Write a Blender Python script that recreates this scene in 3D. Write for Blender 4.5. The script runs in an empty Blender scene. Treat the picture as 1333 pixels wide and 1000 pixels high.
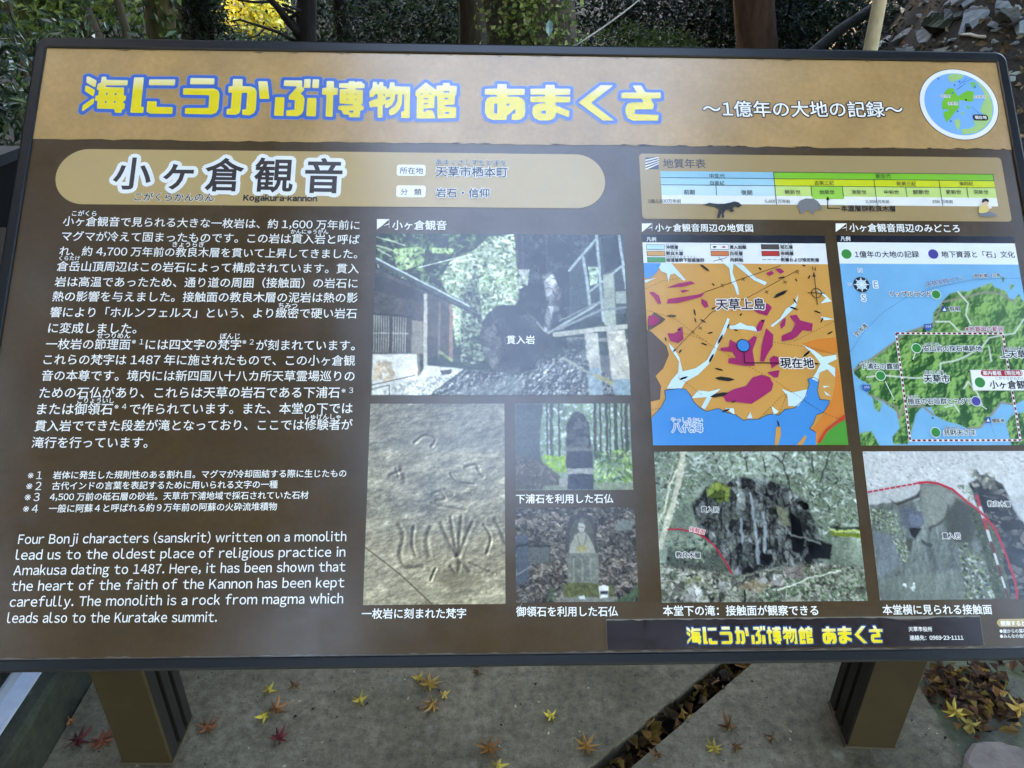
import bpy, math, random
import numpy as np
from mathutils import Matrix, Vector
from mathutils.geometry import tessellate_polygon

# ---------------------------------------------------------------- camera, sky, sun, exposure
SC = bpy.context.scene
COL = SC.collection
R3 = np.array([[0.99997206, 0.00747487, 0.0],            # world axes seen from the camera (x right, y down, z ahead)
               [0.00362082, -0.48438469, 0.87484762],
               [0.00653938, -0.87482318, -0.48439822]])
CAM = np.array([0.0, 0.0, 1.5])
cam = bpy.data.cameras.new("camera")
cam.sensor_width = 36.0
cam.lens = 36.0 * 1000 / 1333
cam.clip_start, cam.clip_end = 0.02, 3000
cam_o = bpy.data.objects.new("camera", cam)
COL.objects.link(cam_o)
ax, ay, az = R3[:, 0], -R3[:, 1], -R3[:, 2]
cam_o.matrix_world = Matrix(((ax[0], ay[0], az[0], CAM[0]), (ax[1], ay[1], az[1], CAM[1]), (ax[2], ay[2], az[2], CAM[2]), (0, 0, 0, 1)))
SC.camera = cam_o

SUN_DIR = np.array([-0.78, 0.30, 0.55]); SUN_DIR = SUN_DIR / np.linalg.norm(SUN_DIR)   # towards the sun
SUN_EL = math.asin(SUN_DIR[2])
world = bpy.data.worlds.new("World")
SC.world = world
world.use_nodes = True
wn = world.node_tree.nodes; wl = world.node_tree.links
sky = wn.new("ShaderNodeTexSky")
sky.sky_type = "NISHITA"; sky.sun_disc = False
sky.sun_elevation = SUN_EL
sky.sun_rotation = math.atan2(SUN_DIR[0], SUN_DIR[1])
sky.air_density = 1.0; sky.dust_density = 2.0; sky.ozone_density = 1.0
wl.new(sky.outputs[0], wn["Background"].inputs[0])
wn["Background"].inputs[1].default_value = 0.15
sun = bpy.data.lights.new("sun", "SUN")
sun.energy = 4.0; sun.angle = math.radians(0.5); sun.color = (1.0, 0.93, 0.8)
sun_o = bpy.data.objects.new("sun", sun)
COL.objects.link(sun_o)
sun_o.rotation_euler = Vector(SUN_DIR.tolist()).to_track_quat("Z", "Y").to_euler()
SC.view_settings.view_transform = "Standard"
SC.view_settings.look = "None"
SC.view_settings.gamma = 1.0
SC.view_settings.exposure = 4.3
SC.view_settings.use_white_balance = True
SC.view_settings.white_balance_temperature = 7500
SC.render.engine = "CYCLES"
SC.cycles.max_bounces = 6
SC.cycles.diffuse_bounces = 3
SC.cycles.glossy_bounces = 3
SC.cycles.transmission_bounces = 3
SC.cycles.transparent_max_bounces = 4
SC.cycles.sample_clamp_indirect = 6.0
SC.cycles.use_denoising = True

# ---------------------------------------------------------------- the sign's plane and the pixel helpers
PO = np.array([-0.7221710, 1.2878071, 1.3742843])        # top left corner of the print
PU = np.array([0.99937752, 0.03365845, -0.01056816])
PV = np.array([0.01508437, -0.67848762, -0.73445695])    # down the print
PN = np.array([0.03189105, -0.73384034, 0.67857299])
PW, PH = 1.5, 0.896

def ray(px, py):
    return R3 @ np.array([(px - 666.5) / 1000.0, (py - 500) / 1000.0, 1.0])
def at(px, py, y):                                       # the point y metres ahead seen at a pixel
    d = ray(px, py)
    return CAM + d * (y / d[1])
def gr(px, py, z=0.0):                                   # the point at height z
    d = ray(px, py)
    return CAM + d * ((z - CAM[2]) / d[2])
def uv(px, py):                                          # measured pixel -> metres on the print (right, down)
    d = ray(px, py)
    p = CAM + d * (((PO - CAM) @ PN) / (d @ PN)) - PO
    return np.array([p @ PU, p @ PV])
def crop(ox, oy, s):
    return lambda x, y: uv(ox + x / s, oy + y / s)

def lin(c):
    c = np.asarray(c, float) / 255.0
    return np.where(c <= 0.04045, c / 12.92, ((c + 0.055) / 1.055) ** 2.4)

# ---------------------------------------------------------------- mesh and material helpers
def raw_mesh(name, V, loops, sizes, ccol=None, smooth=False):
    V = np.asarray(V, np.float32); loops = np.asarray(loops, np.int32); sizes = np.asarray(sizes, np.int32)
    m = bpy.data.meshes.new(name)
    m.vertices.add(len(V)); m.vertices.foreach_set("co", V.ravel())
    m.loops.add(len(loops)); m.loops.foreach_set("vertex_index", loops)
    m.polygons.add(len(sizes))
    m.polygons.foreach_set("loop_start", (np.cumsum(sizes) - sizes).astype(np.int32))
    m.polygons.foreach_set("loop_total", sizes)
    m.update(calc_edges=True)
    if ccol is not None:
        a = m.color_attributes.new("Col", "FLOAT_COLOR", "CORNER")
        c = np.ones((len(loops), 4), np.float32); c[:, :3] = ccol
        a.data.foreach_set("color", c.ravel())
    m.polygons.foreach_set("use_smooth", np.full(len(sizes), bool(smooth)))
    m.validate()
    return m

def link(name, mesh, mat=None, parent=None):
    o = bpy.data.objects.new(name, mesh)
    COL.objects.link(o)
    if mat is not None and mesh is not None:
        mesh.materials.append(mat)
    if parent is not None:
        o.parent = parent
    return o

def tag(o, label=None, cat=None, group=None, kind=None):
    if label: o["label"] = label
    if cat: o["category"] = cat
    if group: o["group"] = group
    if kind: o["kind"] = kind
    return o

def empty(name, loc, label, cat, group=None, rz=0.0):
    o = bpy.data.objects.new(name, None)
    COL.objects.link(o)
    o.location = [float(v) for v in loc]; o.rotation_euler = (0, 0, rz)
    return tag(o, label, cat, group)

class MB:
    """collects faces for one mesh, with a colour per corner"""
    def __init__(self):
        self.V = []; self.L = []; self.S = []; self.C = []; self.n = 0
    def add(self, V, loops, sizes, col):
        V = np.asarray(V, float); loops = np.asarray(loops, int)
        self.V.append(V); self.L.append(loops + self.n); self.S.append(np.asarray(sizes, int))
        col = np.asarray(col, float)
        if col.ndim == 1: col = np.tile(col, (len(loops), 1))
        self.C.append(col); self.n += len(V)
    def faces(self, V, F, col=(1, 1, 1)):
        self.add(V, [i for f in F for i in f], [len(f) for f in F], col)
    def box(self, lo, hi, col=(1, 1, 1), M=None):
        x0, y0, z0 = lo; x1, y1, z1 = hi
        V = np.array([(x0, y0, z0), (x1, y0, z0), (x1, y1, z0), (x0, y1, z0), (x0, y0, z1), (x1, y0, z1), (x1, y1, z1), (x0, y1, z1)], float)
        if M is not None: V = V @ M[:3, :3].T + M[:3, 3]
        self.faces(V, [(0, 3, 2, 1), (4, 5, 6, 7), (0, 1, 5, 4), (1, 2, 6, 5), (2, 3, 7, 6), (3, 0, 4, 7)], col)
    def tube(self, pts, rad, n=8, col=(1, 1, 1), rough=0.0, rng=None):
        pts = np.asarray(pts, float); k = len(pts)
        rad = np.broadcast_to(np.asarray(rad, float), (k,))
        T = np.gradient(pts, axis=0); T /= np.linalg.norm(T, axis=1)[:, None] + 1e-9
        ref = np.array([0.31, 0.95, 0.05]) if abs(T[0][2]) > 0.5 else np.array([0, 0, 1.0])
        A = np.cross(T, ref); A /= np.linalg.norm(A, axis=1)[:, None] + 1e-9
        B = np.cross(T, A)
        a = np.arange(n) * 2 * math.pi / n
        rr = rad[:, None] * (1 + (rough * rng.standard_normal((k, n)) if rough else np.zeros((k, n))))
        V = pts[:, None, :] + rr[:, :, None] * (np.cos(a)[None, :, None] * A[:, None, :] + np.sin(a)[None, :, None] * B[:, None, :])
        F = [(i * n + j, i * n + (j + 1) % n, (i + 1) * n + (j + 1) % n, (i + 1) * n + j) for i in range(k - 1) for j in range(n)]
        F += [tuple(range(n))[::-1], tuple((k - 1) * n + j for j in range(n))]
        self.faces(V.reshape(-1, 3), F, col)
    def prism(self, poly, z0, z1, col=(1, 1, 1)):
        p = np.asarray(poly, float); n = len(p)
        area = 0.5 * np.sum(p[:, 0] * np.roll(p[:, 1], -1) - np.roll(p[:, 0], -1) * p[:, 1])
        if area < 0: p = p[::-1]
        V = np.vstack([np.c_[p, np.full(n, z0)], np.c_[p, np.full(n, z1)]])
        F = [tuple(range(n))[::-1], tuple(range(n, 2 * n))] + [(i, (i + 1) % n, n + (i + 1) % n, n + i) for i in range(n)]
        self.faces(V, F, col)
    def build(self, name, mat, parent=None, smooth=False):
        m = raw_mesh(name, np.vstack(self.V), np.concatenate(self.L), np.concatenate(self.S), np.vstack(self.C), smooth)
        return link(name, m, mat, parent)

def new_mat(name, rough=0.6, spec=0.5, base=None):
    m = bpy.data.materials.new(name); m.use_nodes = True
    b = m.node_tree.nodes["Principled BSDF"]
    b.inputs["Roughness"].default_value = rough
    b.inputs["Specular IOR Level"].default_value = spec
    if base is not None: b.inputs["Base Color"].default_value = (*base, 1)
    return m, m.node_tree, b

def noise(nt, scale, detail=4, rough=0.6, coord="Object", stretch=None):
    tc = nt.nodes.new("ShaderNodeTexCoord"); n = nt.nodes.new("ShaderNodeTexNoise")
    n.inputs["Scale"].default_value = scale; n.inputs["Detail"].default_value = detail; n.inputs["Roughness"].default_value = rough
    if stretch:
        mp = nt.nodes.new("ShaderNodeMapping"); mp.inputs["Scale"].default_value = stretch
        nt.links.new(tc.outputs[coord], mp.inputs[0]); nt.links.new(mp.outputs[0], n.inputs["Vector"])
    else:
        nt.links.new(tc.outputs[coord], n.inputs["Vector"])
    return n.outputs["Fac"]
def ramp(nt, fac, stops):
    r = nt.nodes.new("ShaderNodeValToRGB")
    e = r.color_ramp.elements
    while len(e) < len(stops): e.new(0.5)
    for k, (p, c) in enumerate(stops):
        e[k].position = p; e[k].color = (*c, 1) if len(c) == 3 else c
    nt.links.new(fac, r.inputs[0]); return r.outputs[0]
def mixc(nt, a, b, fac, mode="MIX"):
    m = nt.nodes.new("ShaderNodeMix"); m.data_type = "RGBA"; m.blend_type = mode
    for sock, v in ((m.inputs[6], a), (m.inputs[7], b), (m.inputs[0], fac)):
        if hasattr(v, "links") or hasattr(v, "is_linked"): nt.links.new(v, sock)
        elif isinstance(v, (int, float)): sock.default_value = v
        else: sock.default_value = (*v, 1)
    return m.outputs[2]
def bump(nt, b, h, dist=0.002, strength=0.5):
    n = nt.nodes.new("ShaderNodeBump"); n.inputs["Strength"].default_value = strength; n.inputs["Distance"].default_value = dist
    nt.links.new(h, n.inputs["Height"]); nt.links.new(n.outputs[0], b.inputs["Normal"])
def attr(nt):
    a = nt.nodes.new("ShaderNodeAttribute"); a.attribute_name = "Col"; return a.outputs["Color"]

def m_color(name, rough=0.7, spec=0.3, nscale=0, namt=0.4, bumpd=0.0, stretch=None):
    """colour from the mesh, broken up by noise"""
    m, nt, b = new_mat(name, rough, spec)
    c = attr(nt)
    if nscale:
        f = noise(nt, nscale, 6, 0.65, stretch=stretch)
        g = ramp(nt, f, [(0.25, (1 - namt,) * 3), (0.75, (1 + namt,) * 3)])
        c = mixc(nt, c, g, 1.0, "MULTIPLY")
        if bumpd: bump(nt, b, f, bumpd, 0.8)
    nt.links.new(c, b.inputs["Base Color"])
    return m
def m_leaf(name, trans=0.3, rough=0.45, spec=0.4):
    m, nt, b = new_mat(name, rough, spec)
    c = attr(nt)
    nt.links.new(c, b.inputs["Base Color"])
    t = nt.nodes.new("ShaderNodeBsdfTranslucent")
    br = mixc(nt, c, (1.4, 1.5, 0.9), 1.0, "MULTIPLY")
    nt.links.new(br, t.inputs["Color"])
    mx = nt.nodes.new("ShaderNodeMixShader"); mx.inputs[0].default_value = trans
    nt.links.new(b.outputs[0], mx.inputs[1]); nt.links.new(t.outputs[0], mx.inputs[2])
    nt.links.new(mx.outputs[0], nt.nodes["Material Output"].inputs[0])
    return m

rng = np.random.default_rng(7)
random.seed(7)
# ---------------------------------------------------------------- materials of the place
def m_concrete(name, c0, c1, moss=0.0):
    m, nt, b = new_mat(name, 0.85, 0.25)
    f = noise(nt, 3.0, 8, 0.7); g = noise(nt, 45, 6, 0.75); h = noise(nt, 9, 5, 0.6); k = noise(nt, 260, 2, 0.6)
    c = ramp(nt, f, [(0.36, c0), (0.64, c1)])
    c = mixc(nt, c, ramp(nt, g, [(0.3, (0.45,) * 3), (0.5, (0.95,) * 3), (0.72, (1.45,) * 3)]), 1.0, "MULTIPLY")
    c = mixc(nt, c, (0.33, 0.31, 0.26), ramp(nt, h, [(0.62, (0, 0, 0)), (0.78, (0.55,) * 3)]))
    c = mixc(nt, c, ramp(nt, k, [(0.28, (0.25,) * 3), (0.4, (1, 1, 1)), (0.66, (1, 1, 1)), (0.74, (2.0,) * 3)]), 0.9, "MULTIPLY")
    if moss: c = mixc(nt, c, (0.075, 0.095, 0.035), ramp(nt, noise(nt, 6, 7, 0.7), [(0.42, (0, 0, 0)), (0.62, (moss,) * 3)]))
    nt.links.new(c, b.inputs["Base Color"]); bump(nt, b, g, 0.004, 0.7)
    return m
M_CONC = m_concrete("weathered_concrete", (0.084, 0.07, 0.042), (0.172, 0.146, 0.098))
M_MOSSY = m_concrete("mossy_concrete", (0.07, 0.07, 0.05), (0.13, 0.128, 0.1), 0.85)
M_KERB = m_concrete("dark_mossy_stone", (0.008, 0.008, 0.006), (0.03, 0.03, 0.022), 0.12)
def m_soil():
    m, nt, b = new_mat("soil_with_leaf_mould", 0.95, 0.1)
    f = noise(nt, 1.2, 8, 0.7); g = noise(nt, 30, 7, 0.75)
    c = ramp(nt, f, [(0.3, (0.022, 0.019, 0.014)), (0.7, (0.052, 0.043, 0.033))])
    c = mixc(nt, c, ramp(nt, g, [(0.3, (0.35,) * 3), (0.7, (1.6, 1.5, 1.35))]), 1.0, "MULTIPLY")
    nt.links.new(c, b.inputs["Base Color"]); bump(nt, b, g, 0.03, 0.9)
    return m
M_SOIL = m_soil()
M_STONE = m_color("broken_stone", 0.8, 0.3, 30, 0.3, 0.006)
M_BARK = m_color("bark", 0.9, 0.2, 22, 0.5, 0.02, (1, 1, 0.25))
M_METAL = m_color("painted_metal", 0.4, 0.5, 30, 0.12)
M_BLACK = m_color("black_paint", 0.6, 0.1, 30, 0.1)
M_WOOD = m_color("pale_wood", 0.7, 0.3, 30, 0.25, 0.002, (4, 4, 0.4))
M_LEAF = m_leaf("leaves", 0.25, 0.55, 0.2)
M_GLOSS = m_leaf("glossy_leaves", 0.15, 0.32, 0.6)
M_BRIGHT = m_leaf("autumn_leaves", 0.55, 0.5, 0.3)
M_DRY = m_leaf("dry_leaves", 0.15, 0.7, 0.2)

def sst(a, b, x):
    t = np.clip((np.asarray(x, float) - a) / (b - a), 0, 1); return t * t * (3 - 2 * t)
def ground_h(x, y):
    x = np.asarray(x, float); y = np.asarray(y, float)
    bank = np.clip(y - 1.75, 0, 9) * 0.6 * sst(0.30, 0.60, x / np.maximum(y, 1.7)) * (1 - 0.5 * sst(4, 10, y))
    far = 9 * sst(28, 75, y)
    left = 18 * sst(-5.5, -17, x) * (1 - 0.78 * np.exp(-((y - 21.6) / 3.0) ** 4)) * sst(-14, -7, y) * (1 - sst(60, 80, y))  # unseen hill added to block the sun, notched to light the autumn tree
    rough = 0.05 * np.sin(3.1 * x + 1.3 * y) * np.sin(2.3 * y - x) * sst(1.8, 3.0, np.abs(y) + 0.3 * np.abs(x))
    return -0.065 + bank + far + left + rough
g1 = np.sinh(np.linspace(-6.6, 6.6, 330)) * 0.55
gx_, gy_ = np.meshgrid(g1, g1 + 2.5)
gz_ = ground_h(gx_, gy_)
I = np.arange(gx_.size).reshape(gx_.shape)
mb = MB()
mb.add(np.c_[gx_.ravel(), gy_.ravel(), gz_.ravel()], np.stack([I[:-1, :-1], I[:-1, 1:], I[1:, 1:], I[1:, :-1]], -1).reshape(-1), np.full((I.shape[0] - 1) * (I.shape[1] - 1), 4), (0.1, 0.1, 0.1))
tag(mb.build("ground", M_SOIL, None, True), kind="structure")

def online(p, q, y):
    a, b = gr(*p), gr(*q); t = (y - a[1]) / (b[1] - a[1]); return (a[0] + (b[0] - a[0]) * t, y)
YB, YF = 1.75, -1.6
gl_, gr_ = ((927, 869), (780, 987)), ((973, 869), (830, 992))
ms_ = ((1210, 917), (1248, 982))
def strip(P, step, jit, rnd):                              # an edge line with a little wear
    a, b = np.array(P[0]), np.array(P[1]); n = max(2, int(np.linalg.norm(b - a) / step))
    return [tuple(a + (b - a) * k / n + (rnd.normal(0, jit, 2) if 0 < k < n else 0)) for k in range(n + 1)]
re_ = np.random.default_rng(12)
def cross(P, x):
    a, b = gr(*P[0]), gr(*P[1]); t = (x - a[0]) / (b[0] - a[0]); return (x, a[1] + (b[1] - a[1]) * t)
L_back, R_back = online(*gl_, YB), online(*gr_, YB)
L_front, R_front = cross(gl_, -0.985), cross(gr_, -0.985)
M_front, M_back = online(*ms_, 0.2), online(*ms_, YB)
mb = MB(); mb.prism(strip((L_front, L_back), 0.3, 0.0, re_) + [(-0.985, YB)], -0.06, 0.0)
tag(mb.build("pavement", M_CONC), kind="structure")
mb = MB(); mb.prism([(-0.985, YF), (M_front[0], YF)] + strip((M_front, M_back), 0.025, 0.0025, re_) + strip((R_back, R_front), 0.3, 0.0, re_), -0.06, 0.0)
tag(mb.build("pavement", M_CONC), kind="structure")
mb = MB(); mb.prism([(M_front[0] + 0.001, YF), (3.2, YF), (2.6, 1.78), (M_back[0], 1.78), M_back, M_front], -0.06, -0.006)
tag(mb.build("path", M_MOSSY), kind="structure")
mb = MB()
ys = np.linspace(YF, 2.1, 60)
for k in range(59):
    j0, j1 = re_.normal(0, 0.003, 2)
V = []; F = []
for k, y in enumerate(ys):
    e = re_.normal(0, 0.0022, 4)
    V += [(-0.985 + e[0] - 0.002, y, -0.06), (-0.985 + e[1], y, 0.118 + e[2]), (-0.993, y, 0.13 + e[3] * 0.4), (-1.14, y, 0.13), (-1.15, y, -0.3)]
    if k: F += [((k - 1) * 5 + j, k * 5 + j, k * 5 + j + 1, (k - 1) * 5 + j + 1) for j in range(4)]
mb.faces(V, F)
tag(mb.build("kerb", M_KERB), kind="structure")

# ---------------------------------------------------------------- left: metal strip and dark cabinet
mb = MB(); mb.box((-1.064, 0.55, 0.1305), (-1.021, 1.7, 0.139), lin((150, 158, 170))); mb.box((-1.064, 0.55, 0.139), (-1.058, 1.7, 0.16), lin((120, 124, 130)))
tag(mb.build("metal_strip", M_METAL), "pale blue-grey metal strip lying along the dark mossy kerb", "metal strip")
cab = empty("cabinet", (-1.45, 1.52, 0), "black box-shaped cabinet with a flat top beside the shrub, left of the board", "cabinet")
mb = MB(); mb.box((-1.74, 1.2, 0.22), (-1.155, 1.835, 1.085), lin((5, 5, 6)))
o = mb.build("body", M_BLACK, cab); o.matrix_parent_inverse = Matrix.Translation((1.45, -1.52, 0))
mb = MB(); mb.box((-1.755, 1.19, 1.0855), (-1.148, 1.845, 1.108), lin((22, 25, 29)))
o = mb.build("top", M_METAL, cab); o.matrix_parent_inverse = Matrix.Translation((1.45, -1.52, 0))
for x, y in ((-1.72, 1.22), (-1.20, 1.22), (-1.72, 1.80), (-1.20, 1.80)):
    mb = MB(); mb.box((x, y, -0.08), (x + 0.03, y + 0.03, 0.2195), lin((30, 30, 32)))
    o = mb.build("leg", M_METAL, cab); o.matrix_parent_inverse = Matrix.Translation((1.45, -1.52, 0))

# ---------------------------------------------------------------- fallen leaves
def leaf_cards(mb, C, L, ratio, cols, r, nrm=None, spread=1.0, fold=0.25, tipdir=None):
    """many single leaves: pointed, folded along the midrib"""
    C = np.asarray(C, float); n = len(C)
    N = r.standard_normal((n, 3)) * spread
    if nrm is not None: N = N + np.asarray(nrm)
    N /= np.linalg.norm(N, axis=1)[:, None] + 1e-9
    T = r.standard_normal((n, 3))
    if tipdir is not None: T = T * 0.5 + np.asarray(tipdir)
    T -= N * np.sum(N * T, 1)[:, None]; T /= np.linalg.norm(T, axis=1)[:, None] + 1e-9
    B = np.cross(N, T); L = np.broadcast_to(np.asarray(L, float), (n,))[:, None]; W = L * ratio
    up = N * W * fold
    V = np.stack([C - T * L * 0.5, C + B * W * 0.5 - T * L * 0.05 + up, C + T * L * 0.5, C - B * W * 0.5 - T * L * 0.05 + up, C + T * L * 0.12], 1).reshape(-1, 3)
    base = (np.arange(n) * 5)[:, None]
    F = (base[:, :, None] + np.array([[0, 1, 4], [1, 2, 4], [2, 3, 4], [3, 0, 4]])[None]).reshape(-1)
    mb.add(V, F, np.full(4 * n, 3), np.repeat(cols, 12, axis=0))
def palette(r, n, cols, jit=0.2):
    c = np.array([lin(q) for q in cols])[r.integers(len(cols), size=n)]
    return c * (1 + r.uniform(-jit, jit, (n, 1)) + r.uniform(-0.07, 0.07, (n, 3)))

def maple_outline(lobes, r, slim=1.0):
    P = []; ang = np.linspace(-2.25, 2.25, lobes)
    for k, a in enumerate(ang):
        ln = (1.0 - 0.13 * abs(a) ** 1.3) * r.uniform(0.88, 1.08)
        w = 0.2 * slim
        P += [(0.26, a - 0.5 * (ang[1] - ang[0])) if k else (0.16, a - 0.35), (ln * 0.52, a - w), (ln, a + r.normal(0, 0.04)), (ln * 0.55, a + w)]
    P.append((0.16, ang[-1] + 0.35)); P.append((0.08, math.pi))
    return [(q * math.cos(a), q * math.sin(a)) for q, a in P]
def maple(px, py, size, rot, col, label, curl=0.25, lobes=7, slim=1.0, base_z=0.0, group="fallen maple leaves on the concrete"):
    r = np.random.default_rng(int(px * 7 + py)); c = gr(px, py, base_z)
    P = np.array(maple_outline(lobes, r, slim)); n = len(P)
    d = np.linalg.norm(P, axis=1); a = np.arctan2(P[:, 1], P[:, 0])
    lift = curl * d ** 1.7 * (0.45 + 0.75 * np.sin(a * 2.3 + r.uniform(0, 6))) + 0.10 * np.abs(np.sin(a * lobes / 1.4))
    ct, st = math.cos(rot), math.sin(rot)
    Q = np.c_[P[:, 0] * ct - P[:, 1] * st, P[:, 0] * st + P[:, 1] * ct, np.maximum(lift, 0.02)] * size
    V = np.vstack([[(0, 0, 0.012)], Q, Q * [0.45, 0.45, 0.4] + [0, 0, 0.005]])
    F = []
    for k in range(n):
        k2 = (k + 1) % n
        F += [(0, 1 + n + k, 1 + n + k2), (1 + n + k, 1 + k, 1 + k2, 1 + n + k2)]
    mb = MB(); g_ = np.mean(col); base = lin([(0.84 * v + 0.16 * g_) * 0.92 for v in col])
    cols = np.vstack([np.tile(base * r.uniform(0.78, 1.18), (len(f), 1)) for f in F])
    mb.add(V, [i for f in F for i in f], [len(f) for f in F], cols)
    sd = np.array([-ct, -st])
    mb.tube([(0, 0, 0.006), (sd[0] * size * 0.35, sd[1] * size * 0.35, 0.007), (sd[0] * size * 0.75 + 0.2 * size * st, sd[1] * size * 0.75, 0.004)], [0.0008, 0.0007, 0.0006], 5, base * 0.6)
    o = mb.build("maple_leaf", M_DRY); o.location = [float(v) for v in c]
    return tag(o, label, "leaf", group)
YL, OR, RB, MAR, BRN_ = (180, 156, 56), (168, 118, 54), (134, 78, 50), (92, 38, 40), (98, 74, 50)
maple(350, 900, 0.024, 1.2, YL, "small yellow maple leaf near the board's lower edge, right of the left post", 0.6, 5, 1.5)
maple(384, 894, 0.024, 2.4, (122, 78, 56), "dull red-brown leaf beside the small yellow one near the board's edge", 0.4, 5)
maple(359, 925, 0.034, 0.7, (160, 104, 60), "orange-brown maple leaf lying against a yellow leaf on the concrete", 0.6)
maple(345, 933, 0.022, 3.6, (200, 176, 60), "folded yellow leaf tucked under an orange-brown maple leaf", 0.5, 5, 2.0)
maple(271, 949, 0.036, 1.5, RB, "rusty orange maple leaf closest to the left post's dark side", 0.5)
maple(363, 962, 0.034, 1.2, (104, 34, 42), "crimson maple leaf alone on the concrete right of the left post", 0.6)
maple(134, 968, 0.038, 2.0, (140, 78, 54), "orange maple leaf touching the left post's front edge", 0.3, 7, 1.6)
maple(101, 966, 0.040, 0.7, MAR, "dark maroon maple leaf between the kerb and the left post", 0.6, 7, 0.8)
maple(92, 941, 0.022, 2.4, (150, 96, 56), "small curled brown leaf at the foot of the kerb", 0.9, 5)
maple(468, 913, 0.028, 1.5, (176, 150, 54), "yellow maple leaf standing half up with a dark speck beside it", 0.7, 5)
maple(559, 892, 0.040, 0.9, (178, 138, 60), "golden maple leaf with spread lobes, the upper one of a pair", 0.25)
maple(545, 885, 0.020, 2.2, (176, 148, 60), "tiny curled yellow leaf just behind a golden maple leaf", 0.9, 5, 1.8)
maple(578, 906, 0.018, 0.3, (190, 160, 70), "tiny pale yellow curled leaf between two golden maple leaves", 0.9, 5, 2.0)
maple(564, 919, 0.034, 3.4, (168, 126, 60), "golden maple leaf with a brown middle, the lower one of a pair", 0.3)
maple(717, 934, 0.022, 1.9, (198, 176, 60), "single curled yellow leaf alone in the middle of the concrete", 0.8, 5, 2.0)
maple(636, 977, 0.042, 1.4, (142, 92, 44), "brown-orange maple leaf with long pointed lobes at the front", 0.4)
maple(648, 999, 0.030, 0.2, (184, 162, 62), "bright yellow leaf cut by the bottom edge, below a brown maple leaf", 0.3, 5, 1.6)
maple(763, 974, 0.038, 1.0, (168, 120, 52), "orange maple leaf left of the leaf-filled gap in the concrete", 0.3)
maple(621, 877, 0.022, 1.0, BRN_, "brown leaf half hidden under the board's lower edge", 0.8, 5)
maple(949, 948, 0.032, 2.0, (122, 86, 52), "curled brown maple leaf on the slab between gap and right post", 0.9)
maple(929, 976, 0.030, 1.3, (176, 156, 60), "yellow maple leaf on the slab right of the leaf-filled gap", 0.35, 7)
maple(958, 974, 0.022, 0.4, (110, 76, 48), "small dark brown curl right of a yellow maple leaf", 1.0, 5)
maple(1004, 963, 0.020, 2.2, (104, 74, 50), "small brown scrap of leaf midway to the right post", 0.9, 5)
maple(856, 984, 0.024, 2.9, (116, 84, 54), "brown leaf fragment at the slab edge beside the gap", 0.8, 5)
maple(1243, 930, 0.034, 1.3, (190, 160, 56), "yellow maple leaf on top of the brown leaf pile by the right post", 0.5, 7, 1.3, 0.03)
maple(1263, 946, 0.034, 2.4, (164, 142, 62), "olive-yellow leaf at the front of the brown leaf pile", 0.6, 5, 1.8, 0.01)
maple(1327, 925, 0.040, 1.8, (196, 156, 66), "tan-yellow leaf at the right end of the brown leaf pile", 0.6, 5, 1.7, 0.02)

rl = np.random.default_rng(31)
n = 520
yy = rl.uniform(0.6, 1.7, n); t = rl.uniform(0.04, 0.96, n)
lx = np.array([online(*gl_, y)[0] for y in yy]); rx = np.array([online(*gr_, y)[0] for y in yy])
C = np.c_[lx + (rx - lx) * t, yy, -0.05 + rl.uniform(0, 0.05, n) * (0.3 + 0.7 * np.sin(yy * 9) ** 2)]
mb = MB(); leaf_cards(mb, C, rl.uniform(0.02, 0.045, n), 0.62, palette(rl, n, [(104, 78, 50), (76, 56, 38), (134, 104, 58), (160, 134, 66), (58, 44, 32), (90, 70, 48)], 0.35), rl, (0, 0, 1.0), 0.8, 0.5)
tag(mb.build("leaf_litter", M_DRY), "brown dead leaves filling the straight gap between two concrete slabs", "leaf litter", None, "stuff")
cs = [gr(*p)[:2] for p in ((1222, 880), (1232, 895), (1248, 890), (1262, 905), (1285, 888), (1270, 880), (1240, 915), (1290, 915), (1310, 925), (1302, 930), (1268, 925), (1318, 868), (1225, 905), (1255, 935))]
C = []
for k in range(330):
    c = cs[rl.integers(len(cs))]; C.append((c[0] + rl.normal(0, 0.026), c[1] + rl.normal(0, 0.024), rl.uniform(-0.002, 0.016)))
C = np.array(C); mb = MB()
leaf_cards(mb, C, rl.uniform(0.014, 0.04, len(C)), 0.6, palette(rl, len(C), [(92, 64, 46), (70, 50, 38), (48, 37, 31), (118, 90, 56), (80, 60, 50), (140, 112, 58)], 0.35), rl, (0, 0, 1.2), 0.7, 0.5)
tag(mb.build("leaf_litter", M_DRY), "pile of brown dead leaves on mossy concrete beside the right post", "leaf litter", None, "stuff")
nn = 520; C = np.c_[rl.uniform(-0.95, 1.5, nn), rl.uniform(0.98, 1.6, nn), np.full(nn, 0.0015)]
mb = MB(); leaf_cards(mb, C, rl.uniform(0.002, 0.008, nn) * rl.uniform(0.5, 1.6, nn), 0.6, palette(rl, nn, [(44, 36, 26), (70, 56, 38), (30, 26, 20), (150, 142, 120)], 0.3), rl, (0, 0, 2.0), 0.5, 0.3)
tag(mb.build("debris", M_DRY), "specks of dirt and leaf crumbs scattered over the concrete paving", "debris", None, "stuff")

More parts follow.
